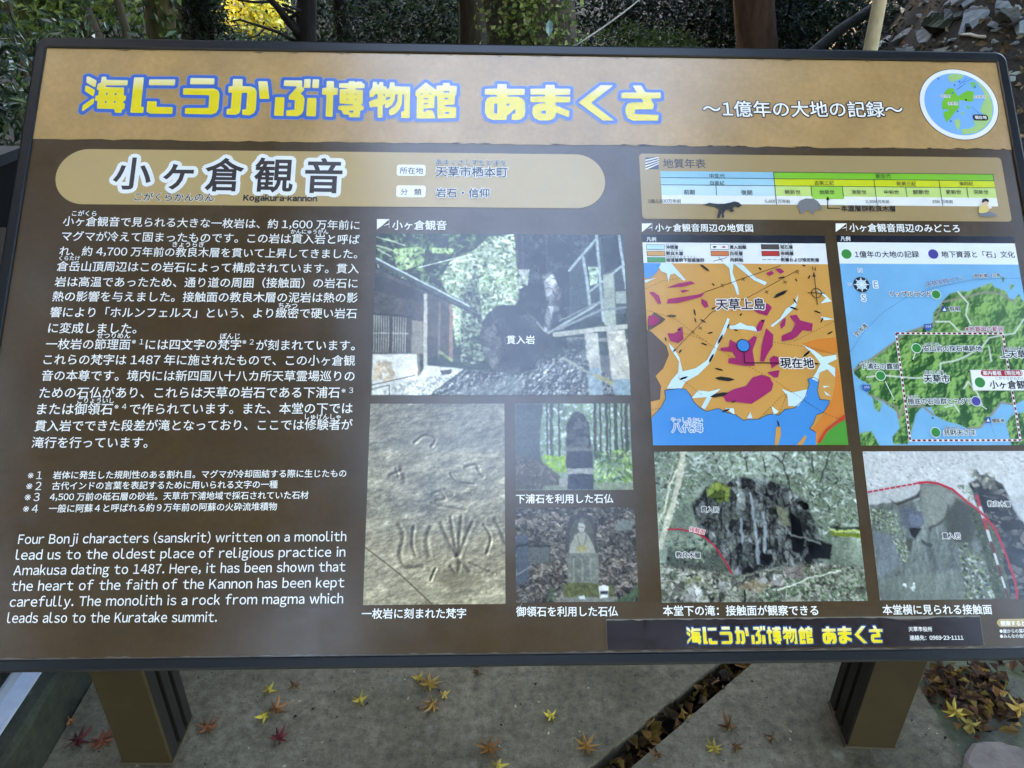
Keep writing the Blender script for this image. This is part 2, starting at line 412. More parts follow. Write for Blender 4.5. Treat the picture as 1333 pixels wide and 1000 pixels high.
def stone_mesh(poly, thick, r, jag=0.012):
    P = np.asarray(poly, float); n = len(P); c = P.mean(0)
    top = P + r.normal(0, jag * 0.15, P.shape)
    ins = c + (P - c) * 0.9
    V = np.vstack([np.c_[P * 1.0, np.zeros(n)], np.c_[top, np.full(n, thick * 0.75) + r.normal(0, thick * 0.08, n)], np.c_[ins, np.full(n, thick) + r.normal(0, thick * 0.06, n)], [(c[0], c[1], thick)]])
    F = []
    for k in range(n):
        k2 = (k + 1) % n
        F += [(k, k2, n + k2, n + k), (n + k, n + k2, 2 * n + k2, 2 * n + k), (2 * n + k, 2 * n + k2, 3 * n)]
    return V, F
ct = gr(1312, 995, 0.02)
ang = np.linspace(0, 2 * math.pi, 14, endpoint=False)
P = [(0.085 * math.cos(a) * re_.uniform(0.9, 1.08), 0.06 * math.sin(a) * re_.uniform(0.9, 1.08)) for a in ang]
V, F = stone_mesh(P, 0.03, re_)
mb = MB(); mb.faces(V, F, lin((112, 100, 90))); o = mb.build("stone", M_STONE, None, False); o.location = (float(ct[0]), float(ct[1]), -0.008)
tag(o, "flat rounded grey-brown stone bedded in the mossy concrete at the lower right corner", "stone")
# ---------------------------------------------------------------- printing tools (everything flat on the sign's own plane)
_tc = {}
def fw(ch): return chr(ord(ch) + 0xFEE0)                     # the same character from the sans face of the Japanese text
def text_mesh(s, bev=0.0):
    if (s, bev) in _tc: return _tc[(s, bev)]
    if len(s) > 1 and any(("!" < c <= "~") and c not in ",.:" for c in s):
        cjk = any(ord(c) > 0x2000 for c in s); x = 0.0; VV = []; LL = []; SS = []; nv = 0; run = ""
        def flush(run, x, nv):
            V, L, S = text_mesh(run, bev); VV.append(V + [x, 0, 0]); LL.append(L + nv); SS.append(S)
            return x + len(run) * 1.0, nv + len(V)
        for c in s + "\0":
            if "!" < c <= "~" or c in " \0":
                if run: x, nv = flush(run, x, nv); run = ""
                if c == " ": x += 0.26 if cjk else 0.36
                elif c != "\0":
                    V, L, S = text_mesh(fw(c), bev); V0 = text_mesh(fw(c), 0.0)[0]
                    if c == "-": V = V * [0.36, 1, 1]; V0 = V0 * [0.36, 1, 1]
                    lo, hi = V0[:, 0].min(), V0[:, 0].max(); sb = (0.056 if c in "iljtfr.,'()1" else 0.042) + (0 if cjk else 0.012); lo = lo + (0.05 if c == "j" else 0)
                    adv = max(hi - lo + 2 * sb, 0.54 if c.isdigit() else 0)
                    VV.append(V + [x + (adv - hi - lo) / 2, 0, 0]); LL.append(L + nv); SS.append(S); nv += len(V); x += adv
            else: run += c
        _tc[(s, bev)] = (np.vstack(VV), np.concatenate(LL), np.concatenate(SS))
        return _tc[(s, bev)]
    c = bpy.data.curves.new("t", "FONT"); c.body = s; c.resolution_u = 3
    c.bevel_depth = bev; c.bevel_resolution = 0
    o = bpy.data.objects.new("t", c); COL.objects.link(o)
    dg = bpy.context.evaluated_depsgraph_get()
    m = bpy.data.meshes.new_from_object(o.evaluated_get(dg), depsgraph=dg)
    V = np.zeros(len(m.vertices) * 3); m.vertices.foreach_get("co", V); V = V.reshape(-1, 3)
    L = np.zeros(len(m.loops), int); m.loops.foreach_get("vertex_index", L)
    S = np.zeros(len(m.polygons), int); m.polygons.foreach_get("loop_total", S)
    bpy.data.objects.remove(o); bpy.data.curves.remove(c); bpy.data.meshes.remove(m)
    _tc[(s, bev)] = (V, L, S)
    return _tc[(s, bev)]

def poly_sdf(P, X, Y):
    d = np.full(X.shape, 1e9); inside = np.zeros(X.shape, bool)
    for (x0, y0), (x1, y1) in zip(P, np.roll(P, -1, axis=0)):
        ex, ey = x1 - x0, y1 - y0; wx, wy = X - x0, Y - y0
        t = np.clip((wx * ex + wy * ey) / (ex * ex + ey * ey + 1e-18), 0, 1)
        d = np.minimum(d, (wx - ex * t) ** 2 + (wy - ey * t) ** 2)
        cr = ((y0 > Y) != (y1 > Y))
        with np.errstate(divide="ignore", invalid="ignore"):
            xi = x0 + (Y - y0) * ex / (ey if abs(ey) > 1e-15 else 1e-15)
        inside ^= cr & (X < xi)
    d = np.sqrt(d)
    return np.where(inside, d, -d)

def iso_polys(F, x0, y0, h):
    """filled polygons of F > 0 on a grid: marching squares, full cells merged along rows"""
    V = []; L = []; S = []
    ny, nx = F.shape
    full = (F[:-1, :-1] > 0) & (F[1:, :-1] > 0) & (F[:-1, 1:] > 0) & (F[1:, 1:] > 0)
    anyp = (F[:-1, :-1] > 0) | (F[1:, :-1] > 0) | (F[:-1, 1:] > 0) | (F[1:, 1:] > 0)
    def put(pts):
        b = len(V); V.extend(pts); L.extend(range(b, b + len(pts))); S.append(len(pts))
    for j in range(ny - 1):
        i = 0
        while i < nx - 1:
            if full[j, i]:
                k = i
                while k < nx - 1 and full[j, k]: k += 1
                put([(x0 + i * h, y0 + j * h), (x0 + k * h, y0 + j * h), (x0 + k * h, y0 + (j + 1) * h), (x0 + i * h, y0 + (j + 1) * h)])
                i = k; continue
            if anyp[j, i]:
                q = [(i, j), (i + 1, j), (i + 1, j + 1), (i, j + 1)]
                f = [F[b, a] for a, b in q]; out = []
                for k in range(4):
                    a, b = q[k], q[(k + 1) % 4]; fa, fb = f[k], f[(k + 1) % 4]
                    if fa > 0: out.append((x0 + a[0] * h, y0 + a[1] * h))
                    if (fa > 0) != (fb > 0):
                        t = fa / (fa - fb)
                        out.append((x0 + (a[0] + (b[0] - a[0]) * t) * h, y0 + (a[1] + (b[1] - a[1]) * t) * h))
                if len(out) > 2: put(out)
            i += 1
    return np.array(V).reshape(-1, 2), L, S

def zz(z): return 0.00025 * z + 0.0004

class Zone(MB):
    """one printed field of the sign; coordinates are metres right and down on the print"""
    def flat(self, P, L, S, z, col):
        P = np.asarray(P, float)
        self.add(np.c_[P[:, 0], -P[:, 1], np.full(len(P), zz(z))], L, S, col)
    def poly(self, pts, col, z=1):
        P = np.asarray(pts, float)
        if len(P) == 3 or len(P) == 4 and False:
            tris = [(0, 1, 2)]
        else:
            tris = tessellate_polygon([[Vector((p[0], -p[1], 0)) for p in P]])
        F = []
        for a, b, c in tris:
            cr = (P[b][0] - P[a][0]) * (P[a][1] - P[c][1]) - (P[a][1] - P[b][1]) * (P[c][0] - P[a][0])
            F.append((a, b, c) if cr > 0 else (a, c, b))
        if F: self.flat(P, [i for f in F for i in f], [3] * len(F), z, lin(col))
    def rect(self, a, b, col, z=1):
        self.poly([(a[0], a[1]), (b[0], a[1]), (b[0], b[1]), (a[0], b[1])], col, z)
    def rrect(self, a, b, r, col, z=1, n=8):
        x0, y0 = a; x1, y1 = b; P = []
        for cx, cy, s in ((x1 - r, y0 + r, -90), (x1 - r, y1 - r, 0), (x0 + r, y1 - r, 90), (x0 + r, y0 + r, 180)):
            for k in range(n + 1):
                t = math.radians(s + 90 * k / n); P.append((cx + r * math.cos(t), cy + r * math.sin(t)))
        self.poly(P, col, z)
    def disc(self, c, r, col, z=1, n=40, sy=1.0):
        self.poly([(c[0] + r * math.cos(t), c[1] + r * sy * math.sin(t)) for t in np.arange(n) * 2 * math.pi / n], col, z)
    def ring(self, c, r0, r1, col, z=1, n=32):
        for k in range(n):
            a, b = 2 * math.pi * k / n, 2 * math.pi * (k + 1) / n
            self.poly([(c[0] + r * math.cos(t), c[1] + r * math.sin(t)) for r, t in ((r0, a), (r1, a), (r1, b), (r0, b))], col, z)
    def line(self, pts, w, col, z=1, dash=None):
        pts = [np.asarray(p, float) for p in pts]
        k = 0
        if dash:
            on, off = dash; segs = []; pos = 0.0
            for a, b in zip(pts, pts[1:]):
                L = np.linalg.norm(b - a); s = 0.0
                while s < L:
                    ph = pos % (on + off)
                    step = min((on - ph) if ph < on else (on + off - ph), L - s) + 1e-7
                    if ph < on: segs.append((a + (b - a) * s / L, a + (b - a) * min(1, (s + step) / L)))
                    s += step; pos += step
        else: segs = list(zip(pts, pts[1:]))
        for a, b in segs:
            d = b - a; L = np.linalg.norm(d)
            if L < 1e-9: continue
            n = np.array([-d[1], d[0]]) / L * w / 2
            e = d / L * (w * 0.3 if not dash else 0)
            self.poly([a + n - e, b + n + e, b - n + e, a - n - e], col, z + 0.06 * (k % 3)); k += 1
    def text(self, s, a, b, col, z=2, bold=0.0, out=None, h=None, mid=0.38, sy=1.0):
        """text between two points of the line through the middle of its characters"""
        a = np.asarray(a, float); b = np.asarray(b, float)
        V0 = text_mesh(s, 0.0)[0]; lo, hi = V0[:, 0].min(), V0[:, 0].max()
        d = b - a; L = np.linalg.norm(d); sx = L / (hi - lo)
        ex = d / L; ey = np.array([-ex[1], ex[0]])            # down the print
        sv = (h if h else sx) * sy
        def lay(bev, c, zl, dz, off=(0, 0)):
            V, Lp, S = text_mesh(s, bev)
            V = V + [off[0], off[1], 0]
            P = a + np.outer((V[:, 0] - lo) * sx, ex) - np.outer((V[:, 1] - mid) * sv, ey)
            Z = zz(zl) + (V[:, 2] / bev * dz if bev else 0.0)
            self.add(np.c_[P[:, 0], -P[:, 1], np.broadcast_to(Z, len(P))], Lp, S, lin(c))
        if out:                                            # an even rim: the letters printed round in a ring
            for k in range(12):
                t = 2 * math.pi * k / 12
                lay(bold, out[0], z + 0.02 * k, 0.00002, (out[1] * math.cos(t), out[1] * math.sin(t)))
            z = z + 1.4
        lay(bold, col, z, 0.00005)
    def grid(self, a, b, A, z=1):
        """a printed picture: one small face per dot"""
        h, w = A.shape[:2]
        X, Y = np.meshgrid(np.linspace(a[0], b[0], w), np.linspace(a[1], b[1], h))
        P = np.c_[X.ravel(), -Y.ravel(), np.full(w * h, zz(z))]
        I = np.arange(w * h).reshape(h, w)
        L = np.stack([I[:-1, :-1], I[1:, :-1], I[1:, 1:], I[:-1, 1:]], -1).reshape(-1)
        self.add(P, L, np.full((h - 1) * (w - 1), 4), lin(np.clip(A, 0, 255)).reshape(-1, 3)[L])

# ---------------------------------------------------------------- dots of the printed pictures
def blur(M, k):
    for _ in range(k):
        P = np.pad(M, [(1, 1), (1, 1)] + [(0, 0)] * (M.ndim - 2), mode="edge")
        M = (P[:-2, 1:-1] + P[2:, 1:-1] + P[1:-1, :-2] + P[1:-1, 2:] + 2 * P[1:-1, 1:-1]) / 6
    return M
def vnoise(h, w, cell, seed, octs=4, ax=1.0, ay=1.0):
    r = np.random.default_rng(seed); out = np.zeros((h, w)); amp = 1.0; tot = 0
    for _ in range(octs):
        gx, gy = max(1.0, cell * ax), max(1.0, cell * ay)
        G = r.random((int(h / gy) + 3, int(w / gx) + 3))
        y = np.arange(h) / gy; x = np.arange(w) / gx
        yi, xi = y.astype(int), x.astype(int)
        fy, fx = (y - yi)[:, None], (x - xi)[None, :]
        fy = fy * fy * (3 - 2 * fy); fx = fx * fx * (3 - 2 * fx)
        a = G[yi][:, xi]; b = G[yi][:, xi + 1]; c = G[yi + 1][:, xi]; d = G[yi + 1][:, xi + 1]
        out += amp * (a * (1 - fx) * (1 - fy) + b * fx * (1 - fy) + c * (1 - fx) * fy + d * fx * fy)
        tot += amp; amp *= 0.55; cell = cell / 2
    return out / tot

class Pic:
    def warp(self, amp, cell, M=None):
        dx = (vnoise(self.h, self.w, cell, self.seed * 7 + 1, 3) - 0.5) * 4 * amp; dy = (vnoise(self.h, self.w, cell, self.seed * 7 + 2, 3) - 0.5) * 4 * amp
        if M is not None: dx = dx * M; dy = dy * M
        xi = np.clip(self.X + dx, 0, self.w - 1.001); yi = np.clip(self.Y + dy, 0, self.h - 1.001)
        x0 = xi.astype(int); y0 = yi.astype(int); fx = (xi - x0)[..., None]; fy = (yi - y0)[..., None]; A = self.A
        self.A = A[y0, x0] * (1 - fx) * (1 - fy) + A[y0, x0 + 1] * fx * (1 - fy) + A[y0 + 1, x0] * (1 - fx) * fy + A[y0 + 1, x0 + 1] * fx * fy
    def __init__(self, a, b, w, cr, base, seed=1):
        self.a, self.b = np.array(a), np.array(b)
        self.w = w; self.h = int(round(w * (b[1] - a[1]) / (b[0] - a[0])))
        self.cr = cr; self.A = np.ones((self.h, self.w, 3)) * np.array(base, float)
        self.r = np.random.default_rng(seed); self.seed = seed
        self.Y, self.X = np.mgrid[0:self.h, 0:self.w].astype(float)
    def pt(self, p):
        q = self.cr(*p)
        return (q - self.a) / (self.b - self.a) * np.array([self.w - 1, self.h - 1])
    def mask(self, pts, soft=0):
        P = np.array([self.pt(p) for p in pts])
        M = np.clip(poly_sdf(P, self.X, self.Y) + 0.5, 0, 1)
        return blur(M, soft) if soft else M
    def paint(self, M, col, a=1.0):
        self.A += (np.array(col, float) - self.A) * (M * a)[..., None]
    def poly(self, pts, col, a=1.0, soft=0):
        self.paint(self.mask(pts, soft), col, a)
    def line(self, pts, w, col, a=1.0):
        P = [self.pt(p) for p in pts]
        w = w * np.linalg.norm(self.pt((pts[0][0] + 10, pts[0][1])) - P[0]) / 10
        D = np.full(self.X.shape, 1e9)
        for p, q in zip(P, P[1:]):
            e = q - p; t = np.clip(((self.X - p[0]) * e[0] + (self.Y - p[1]) * e[1]) / (e @ e + 1e-12), 0, 1)
            D = np.minimum(D, np.hypot(self.X - p[0] - e[0] * t, self.Y - p[1] - e[1] * t))
        self.paint(np.clip(w / 2 + 0.5 - D, 0, 1), col, a)
    def grain(self, amt, cell=8, region=None, octs=4, ax=1, ay=1, seed=0):
        N = vnoise(self.h, self.w, cell, self.seed * 31 + seed, octs, ax, ay) - 0.5
        M = 1.0 if region is None else (region if isinstance(region, np.ndarray) else self.mask(region, 2))
        self.A *= 1 + (N * 2 * amt * M)[..., None]
    def blobs(self, n, region, cols, smin, smax, asp=0.5, a=0.8, ang=None):
        M = self.mask(region) if region is not None else np.ones((self.h, self.w))
        ys, xs = np.nonzero(M > 0.5)
        if not len(xs): return
        for k in self.r.integers(0, len(xs), n):
            s = self.r.uniform(smin, smax); t = self.r.uniform(0, math.pi) if ang is None else ang + self.r.normal(0, 0.25)
            x, y = xs[k], ys[k]; m = int(s + 2)
            y0, y1, x0, x1 = max(0, y - m), min(self.h, y + m + 1), max(0, x - m), min(self.w, x + m + 1)
            dx, dy = self.X[y0:y1, x0:x1] - x, self.Y[y0:y1, x0:x1] - y
            u = (dx * math.cos(t) + dy * math.sin(t)) / s; v = (-dx * math.sin(t) + dy * math.cos(t)) / (s * asp)
            w = np.clip((1.05 - np.hypot(u, v)) * s * asp + 0.3, 0, 1) * a * M[y0:y1, x0:x1]
            c = np.array(cols[self.r.integers(len(cols))], float) * self.r.uniform(0.8, 1.15)
            self.A[y0:y1, x0:x1] += (c - self.A[y0:y1, x0:x1]) * w[..., None]

    def voro(self, n, ax=1.0, ay=1.0, seed=0):
        """broken-rock pattern: a tone per piece and the distance to the joint"""
        r = np.random.default_rng(self.seed * 13 + seed); P = r.random((n, 2)) * [self.w, self.h]
        wx = (vnoise(self.h, self.w, 14, seed + 5, 3) - 0.5) * 14; wy = (vnoise(self.h, self.w, 14, seed + 6, 3) - 0.5) * 14
        d1 = np.full((self.h, self.w), 1e9); d2 = d1.copy(); idx = np.zeros((self.h, self.w), int)
        for k, (px, py) in enumerate(P):
            d = np.hypot((self.X + wx - px) / ax, (self.Y + wy - py) / ay)
            m = d < d1
            d2 = np.where(m, d1, np.minimum(d2, d)); d1 = np.where(m, d, d1); idx[m] = k
        sl = r.normal(0, 1, (n, 2))[idx]
        tilt = (sl[..., 0] * (self.X - P[idx][..., 0]) + sl[..., 1] * (self.Y - P[idx][..., 1])) / 30
        return r.random(n)[idx], d2 - d1, tilt
    def crag(self, region, n, lo, hi, joint=2.0, ax=1.0, ay=1.0, seed=0, a=1.0, soft=2, tint=(1, 1, 1), dark=0.35):
        M = region if isinstance(region, np.ndarray) else self.mask(region, soft)
        t, e, g = self.voro(n, ax, ay, seed)
        f = vnoise(self.h, self.w, 9, seed + 77, 4) - 0.5
        v = (lo + (hi - lo) * np.clip(t + 0.35 * g + 0.7 * f, -0.1, 1.15)) * np.clip(dark + e / joint, dark, 1)
        C = v[..., None] * np.array(tint, float)
        self.A += (C - self.A) * (M * a)[..., None]
    def relief(self, Hm, k, region=None):
        """light from the upper left over a height field"""
        s = np.gradient(Hm, axis=1) + np.gradient(Hm, axis=0)
        s = np.clip(s * k, -0.75, 0.75)
        if region is not None: s = s * region
        self.A *= (1 + s)[..., None]
    def finish(self, g=0.10, s=5):
        r = np.random.default_rng(self.seed + 500)
        self.A *= 1 + (vnoise(self.h, self.w, 3, self.seed + 9, 2) - 0.5)[..., None] * 2 * g
        self.A += r.normal(0, s, (self.h, self.w, 1)); B = blur(self.A, 1); self.A = B + (self.A - B) * 0.9
# ---------------------------------------------------------------- materials of the sign
def m_print(name, amt, scale, rough=0.17):
    m, nt, b = new_mat(name, rough, 1.0)
    c = attr(nt)
    f = noise(nt, scale, 7, 0.65); f2 = noise(nt, 120, 3, 0.7)
    g = ramp(nt, f, [(0.25, (1 - amt,) * 3), (0.75, (1 + amt,) * 3)])
    c = mixc(nt, c, g, 1.0, "MULTIPLY")
    g2 = ramp(nt, f2, [(0.3, (1 - amt * 0.4,) * 3), (0.7, (1 + amt * 0.4,) * 3)])
    c = mixc(nt, c, g2, 1.0, "MULTIPLY")
    nt.links.new(c, b.inputs["Base Color"])
    r1 = noise(nt, 13, 8, 0.72); r2 = noise(nt, 90, 4, 0.7)
    mm = nt.nodes.new("ShaderNodeMath"); mm.operation = "MULTIPLY_ADD"; mm.inputs[1].default_value = 0.45
    nt.links.new(r2, mm.inputs[0]); nt.links.new(r1, mm.inputs[2])
    rr = nt.nodes.new("ShaderNodeMapRange"); rr.inputs[1].default_value = 0.45; rr.inputs[2].default_value = 1.0
    rr.inputs[3].default_value = rough * 0.6; rr.inputs[4].default_value = rough * 1.7
    nt.links.new(mm.outputs[0], rr.inputs[0]); nt.links.new(rr.outputs[0], b.inputs["Roughness"])
    f3 = noise(nt, 30, 3, 0.6, stretch=(0.4, 9, 1))
    bump(nt, b, f3, 0.0004, 0.2)
    return m
M_PANEL = m_print("mottled_brown_print", 0.2, 9)
M_PRINT = m_print("printed_film", 0.03, 9)
M_FRAME = m_color("dark_frame", 0.3, 0.5, 40, 0.15)
M_POST = m_color("brown_coated_post", 0.55, 0.35, 14, 0.28)

# ---------------------------------------------------------------- the board, its frame and posts
board = empty("information_board", ((-0.02), 1.11, 0.0), "large tilted brown information board with Japanese text, photos and maps on two brown posts", "information board")
PM = Matrix(((PU[0], -PV[0], PN[0], PO[0]), (PU[1], -PV[1], PN[1], PO[1]), (PU[2], -PV[2], PN[2], PO[2]), (0, 0, 0, 1)))
BW = Matrix.Translation(Vector((-0.02, 1.11, 0.0)))
BROWN = (74, 58, 38); TAN = (178, 143, 93); WHITE = (240, 240, 236); DARK = (58, 54, 54)

def zone_obj(z, name, parent, mat=None, label=None):
    o = z.build(name, mat or M_PRINT, parent)
    if label: o["label"] = label
    return o

pz = Zone()
pz.box((0, -PH, -0.03), (PW, 0, 0.0), lin(BROWN))
rs = np.random.default_rng(3)
y_b = 0.1567
top = [(0.0, 0.0005), (PW, 0.0005)]
low = [(x, y_b + (rs.uniform(-0.0012, 0.0012) if 0.05 < x < 1.45 else 0)) for x in np.linspace(PW, 0, 90)]
pz.poly(top + low, TAN, 0.2)
for k in range(26):                                        # chipped edge under the tan band
    x = rs.uniform(0.5, 1.48); w = rs.uniform(0.008, 0.035)
    pz.poly([(x, y_b - 0.0006), (x + w * 0.5, y_b - rs.uniform(0.001, 0.0026)), (x + w, y_b - 0.0006), (x + w * 0.5, y_b + 0.0007)], (66, 52, 40), 0.6 + 0.05 * k)
xs = np.linspace(0, PW, 160)
up = [(x, PH - 0.0012 - abs(rs.normal(0, 0.0009))) for x in xs]
pz.poly(up + [(PW, PH - 0.0002), (0, PH - 0.0002)], (104, 97, 86), 0.5)
for k in range(22):
    x = rs.uniform(0.02, 1.45); w = rs.uniform(0.006, 0.03); v = 0.0015
    pz.poly([(x, v), (x + w, v), (x + w * 0.7, v + rs.uniform(0.001, 0.003)), (x + w * 0.2, v + 0.001)], (118, 96, 64), 0.6 + 0.05 * k)
panel = zone_obj(pz, "panel", board, M_PANEL)
panel.matrix_parent_inverse = Matrix.Identity(4)
panel.matrix_local = BW.inverted() @ PM

def rounded(off, r, n=6):
    x0, y0, x1, y1 = -off, -PH - off * 0.9, PW + off, off * 1.06
    P = []
    for cx, cy, s in ((x1 - r, y1 - r, 0), (x0 + r, y1 - r, 90), (x0 + r, y0 + r, 180), (x1 - r, y0 + r, 270)):
        for k in range(n + 1):
            t = math.radians(s + 90 * k / n); P.append((cx + r * math.cos(t), cy + r * math.sin(t)))
    return P
fz = MB()
rings = [(0.0, 0.0015, -0.004), (0.0, 0.0015, 0.0025), (0.0015, 0.003, 0.004), (0.013, 0.014, 0.0045), (0.0155, 0.017, 0.0035), (0.0166, 0.018, 0.001),
         (0.0166, 0.018, -0.034), (0.014, 0.016, -0.036), (0.0005, 0.003, -0.036)]
V = []; F = []; n = len(rounded(0, 0.001))
for off, r, z in rings: V += [(x, y, z) for x, y in rounded(off, r)]
for i in range(len(rings) - 1):
    F += [(i * n + j, (i + 1) * n + j, (i + 1) * n + (j + 1) % n, i * n + (j + 1) % n) for j in range(n)]
fz.faces(V, F, lin((20, 22, 24)))
frame = fz.build("frame", M_FRAME, panel)
rz_ = MB()
for v in (0.2, 0.68):
    rz_.box((0.03, -v - 0.03, -0.062), (PW - 0.03, -v + 0.03, -0.0365), lin((50, 46, 40)))
rz_.build("support_rail", M_FRAME, panel)

def post(cx, cy, rz):
    hw, hd = 0.054, 0.057
    sec = [(-hw, -hd), (hw, -hd)]
    g = 0.013
    def side(sgn):
        P = []
        for y in (-0.022, 0.018):
            P += [(sgn * hw, y), (sgn * (hw - g), y), (sgn * (hw - g), y + 0.014), (sgn * hw, y + 0.014)]
        return P
    sec = [(-hw + 0.004, -hd), (hw - 0.004, -hd), (hw, -hd + 0.004)] + side(1) + [(hw, hd), (-hw, hd)] + side(-1)[::-1] + [(-hw, -hd + 0.004)]
    R = Matrix.Rotation(rz, 3, "Z"); n = len(sec)
    P = [R @ Vector((x, y, 0)) + Vector((cx, cy, 0)) for x, y in sec]
    def ztop(p): return PO[2] + (((PO[0] - p.x) * PN[0] + (PO[1] - p.y) * PN[1]) / PN[2]) - 0.09
    V = [(p.x, p.y, 0.0) for p in P] + [(p.x, p.y, ztop(p)) for p in P]
    F = []; C = []
    for i in range(n):
        F.append((i, (i + 1) % n, n + (i + 1) % n, n + i))
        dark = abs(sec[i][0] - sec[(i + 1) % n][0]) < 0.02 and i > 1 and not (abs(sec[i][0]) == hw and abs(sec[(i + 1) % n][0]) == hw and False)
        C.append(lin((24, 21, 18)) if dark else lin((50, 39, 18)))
    mb = MB(); loops = [i for f in F for i in f]
    mb.add(V, loops, [4] * n, np.repeat(np.array(C), 4, axis=0))
    tris = tessellate_polygon([[Vector((p.x, p.y, 0)) for p in P]])
    mb.faces([(p.x, p.y, ztop(p)) for p in P], tris, lin((40, 34, 27)))
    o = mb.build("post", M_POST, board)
    o.matrix_parent_inverse = BW.inverted()
    bz = MB(); bz.prism([tuple((R @ Vector((x, y, 0)) + Vector((cx, cy, 0)))[:2]) for x, y in ((-.056, -.059), (.056, -.059), (.056, .059), (-.056, .059))], 0.0, 0.008, lin((70, 60, 45)))
    bz.build("base_collar", M_POST, o)
    return o
post(-0.767, 1.089, 0.0)
post(0.789, 1.139, math.radians(-2.5))

# ---------------------------------------------------------------- title lettering
K = 10.254
TITLE = []
def gl(ox, oy, polys, holes=()):
    f = crop(ox, oy, K)
    TITLE.append(([[f(*p) for p in P] for P in polys], [[f(*p) for p in P] for P in holes]))
def sq(x, y, s): return [(x - s, y - s), (x + s, y - s), (x + s, y + s), (x - s, y + s)]
def rc(x0, y0, x1, y1): return [(x0, y0), (x1, y0), (x1, y1), (x0, y1)]
gl(100, 90, [[(135,108),(165,105),(270,160),(255,245),(235,248),(132,185)], [(118,228),(145,228),(248,285),(232,368),(215,368),(112,300)],
    [(225,393),(237,400),(232,462),(85,572),(70,560),(85,490)],
    [(338,108),(402,112),(400,150),(688,155),(680,225),(390,225),(385,245),(635,252),(632,360),(665,362),(655,428),(625,430),(622,462),(650,465),(640,540),(610,545),(600,590),(515,590),(505,540),(275,535),(280,430),(248,428),(255,362),(290,360),(300,290),(270,280),(285,205),(325,190)]],
   [sq(405,337,13), sq(525,340,13), sq(390,447,13), sq(510,447,13)])
gl(100, 90, [[(770,118),(900,118),(862,510),(900,515),(890,592),(718,590)], [(970,145),(1320,145),(1312,225),(965,222)], [(945,435),(1070,438),(1070,510),(1285,515),(1278,605),(985,603),(935,575)]])
gl(230, 90, [[(188,125),(510,130),(505,212),(182,210)], [(92,262),(500,265),(555,290),(575,340),(560,540),(530,590),(470,612),(112,605),(118,525),(430,525),(440,355),(88,348)]])
gl(230, 90, [[(755,138),(885,140),(882,235),(990,238),(1050,262),(1072,310),(1060,540),(1035,595),(975,625),(875,618),(880,545),(930,545),(945,325),(872,325),(855,560),(835,600),(785,618),(668,612),(672,540),(725,535),(742,322),(692,320),(698,238),(750,235)], [(1090,168),(1215,170),(1240,405),(1112,405)]])
gl(350, 90, [[(90,380),(212,382),(198,632),(72,628)], [(208,155),(450,158),(445,240),(480,280),(425,335),(465,365),(480,410),(465,560),(440,610),(385,635),(230,632),(235,555),(345,550),(350,420),(268,415),(270,365),(375,250),(370,238),(200,232)],
    [(515,390),(638,392),(630,638),(500,635)], [(475,140),(562,140),(555,260),(468,258)], [(588,142),(675,145),(668,262),(580,258)]])
gl(350, 90, [[(775,165),(872,168),(870,258),(925,260),(918,352),(862,352),(852,645),(758,640),(770,350),(710,348),(715,258),(770,258)],
    [(940,195),(1065,195),(1070,168),(1148,168),(1165,195),(1175,172),(1245,175),(1255,200),(1282,205),(1278,262),(1150,265),(1155,280),(1260,285),(1255,470),(1225,490),(1272,500),(1268,555),(1222,560),(1215,655),(1072,650),(1070,615),(995,612),(970,555),(925,550),(930,495),(1130,490),(1130,478),(945,468),(948,275),(1060,272),(1055,260),(938,255)]],
   [sq(1047,338,9), sq(1160,341,9), sq(1047,410,9), sq(1160,411,9), rc(1075,562,1130,588)])
gl(475, 95, [[(110,125),(165,128),(165,165),(188,165),(192,125),(248,130),(248,185),(290,190),(300,235),(330,190),(335,130),(398,132),(400,185),(605,190),(598,612),(485,610),(485,520),(525,520),(528,295),(500,290),(495,420),(460,500),(400,560),(335,578),(318,540),(325,500),(400,450),(435,380),(440,290),(410,290),(400,370),(360,440),(300,478),(268,470),(275,415),(250,430),(238,450),(238,605),(170,605),(170,455),(65,470),(55,395),(110,365),(172,345),(175,290),(150,290),(110,330),(65,335),(62,255),(100,205)]],
   [sq(258,302,11), [(285,335),(345,328),(335,350),(280,378)]])
gl(475, 95, [[(815,132),(960,240),(950,315),(932,325),(928,478),(785,482),(782,525),(810,530),(820,500),(905,505),(945,615),(690,615),(695,320),(675,315),(680,245)],
    [(955,178),(1040,175),(1045,140),(1130,140),(1135,178),(1228,182),(1222,300),(1205,305),(1200,430),(1065,435),(1065,455),(1220,465),(1215,610),(970,615),(965,330),(960,310)]],
   [rc(805,224,830,236), [(735,295),(770,268),(768,295)], [(862,268),(900,295),(865,295)], rc(780,344,850,359), rc(780,411,850,426), rc(1048,250,1132,270), rc(1065,340,1108,362), rc(1062,530,1125,552)])
gl(620, 95, [[(285,155),(405,158),(405,218),(648,220),(642,300),(410,305),(410,325),(560,325),(620,350),(650,400),(655,520),(640,590),(600,625),(540,638),(470,632),(475,560),(520,545),(525,485),(410,580),(405,635),(220,635),(150,605),(115,540),(118,400),(145,345),(200,325),(278,325),(275,300),(112,295),(118,220),(280,215)]],
   [rc(240,415,282,548), [(408,415),(455,420),(410,460)]])
gl(620, 95, [[(925,165),(1045,165),(1048,215),(1255,218),(1248,298),(1055,300),(1055,318),(1255,325),(1250,400),(1055,402),(1060,440),(1245,515),(1235,600),(1060,535),(1055,590),(1020,630),(950,645),(840,640),(775,610),(745,545),(750,470),(790,430),(850,415),(930,412),(930,400),(722,398),(722,322),(920,318),(920,298),(722,295),(722,218),(922,215)]], [rc(868,512,930,552)])
gl(740, 95, [[(430,170),(600,172),(300,405),(610,642),(460,645),(132,402)]])
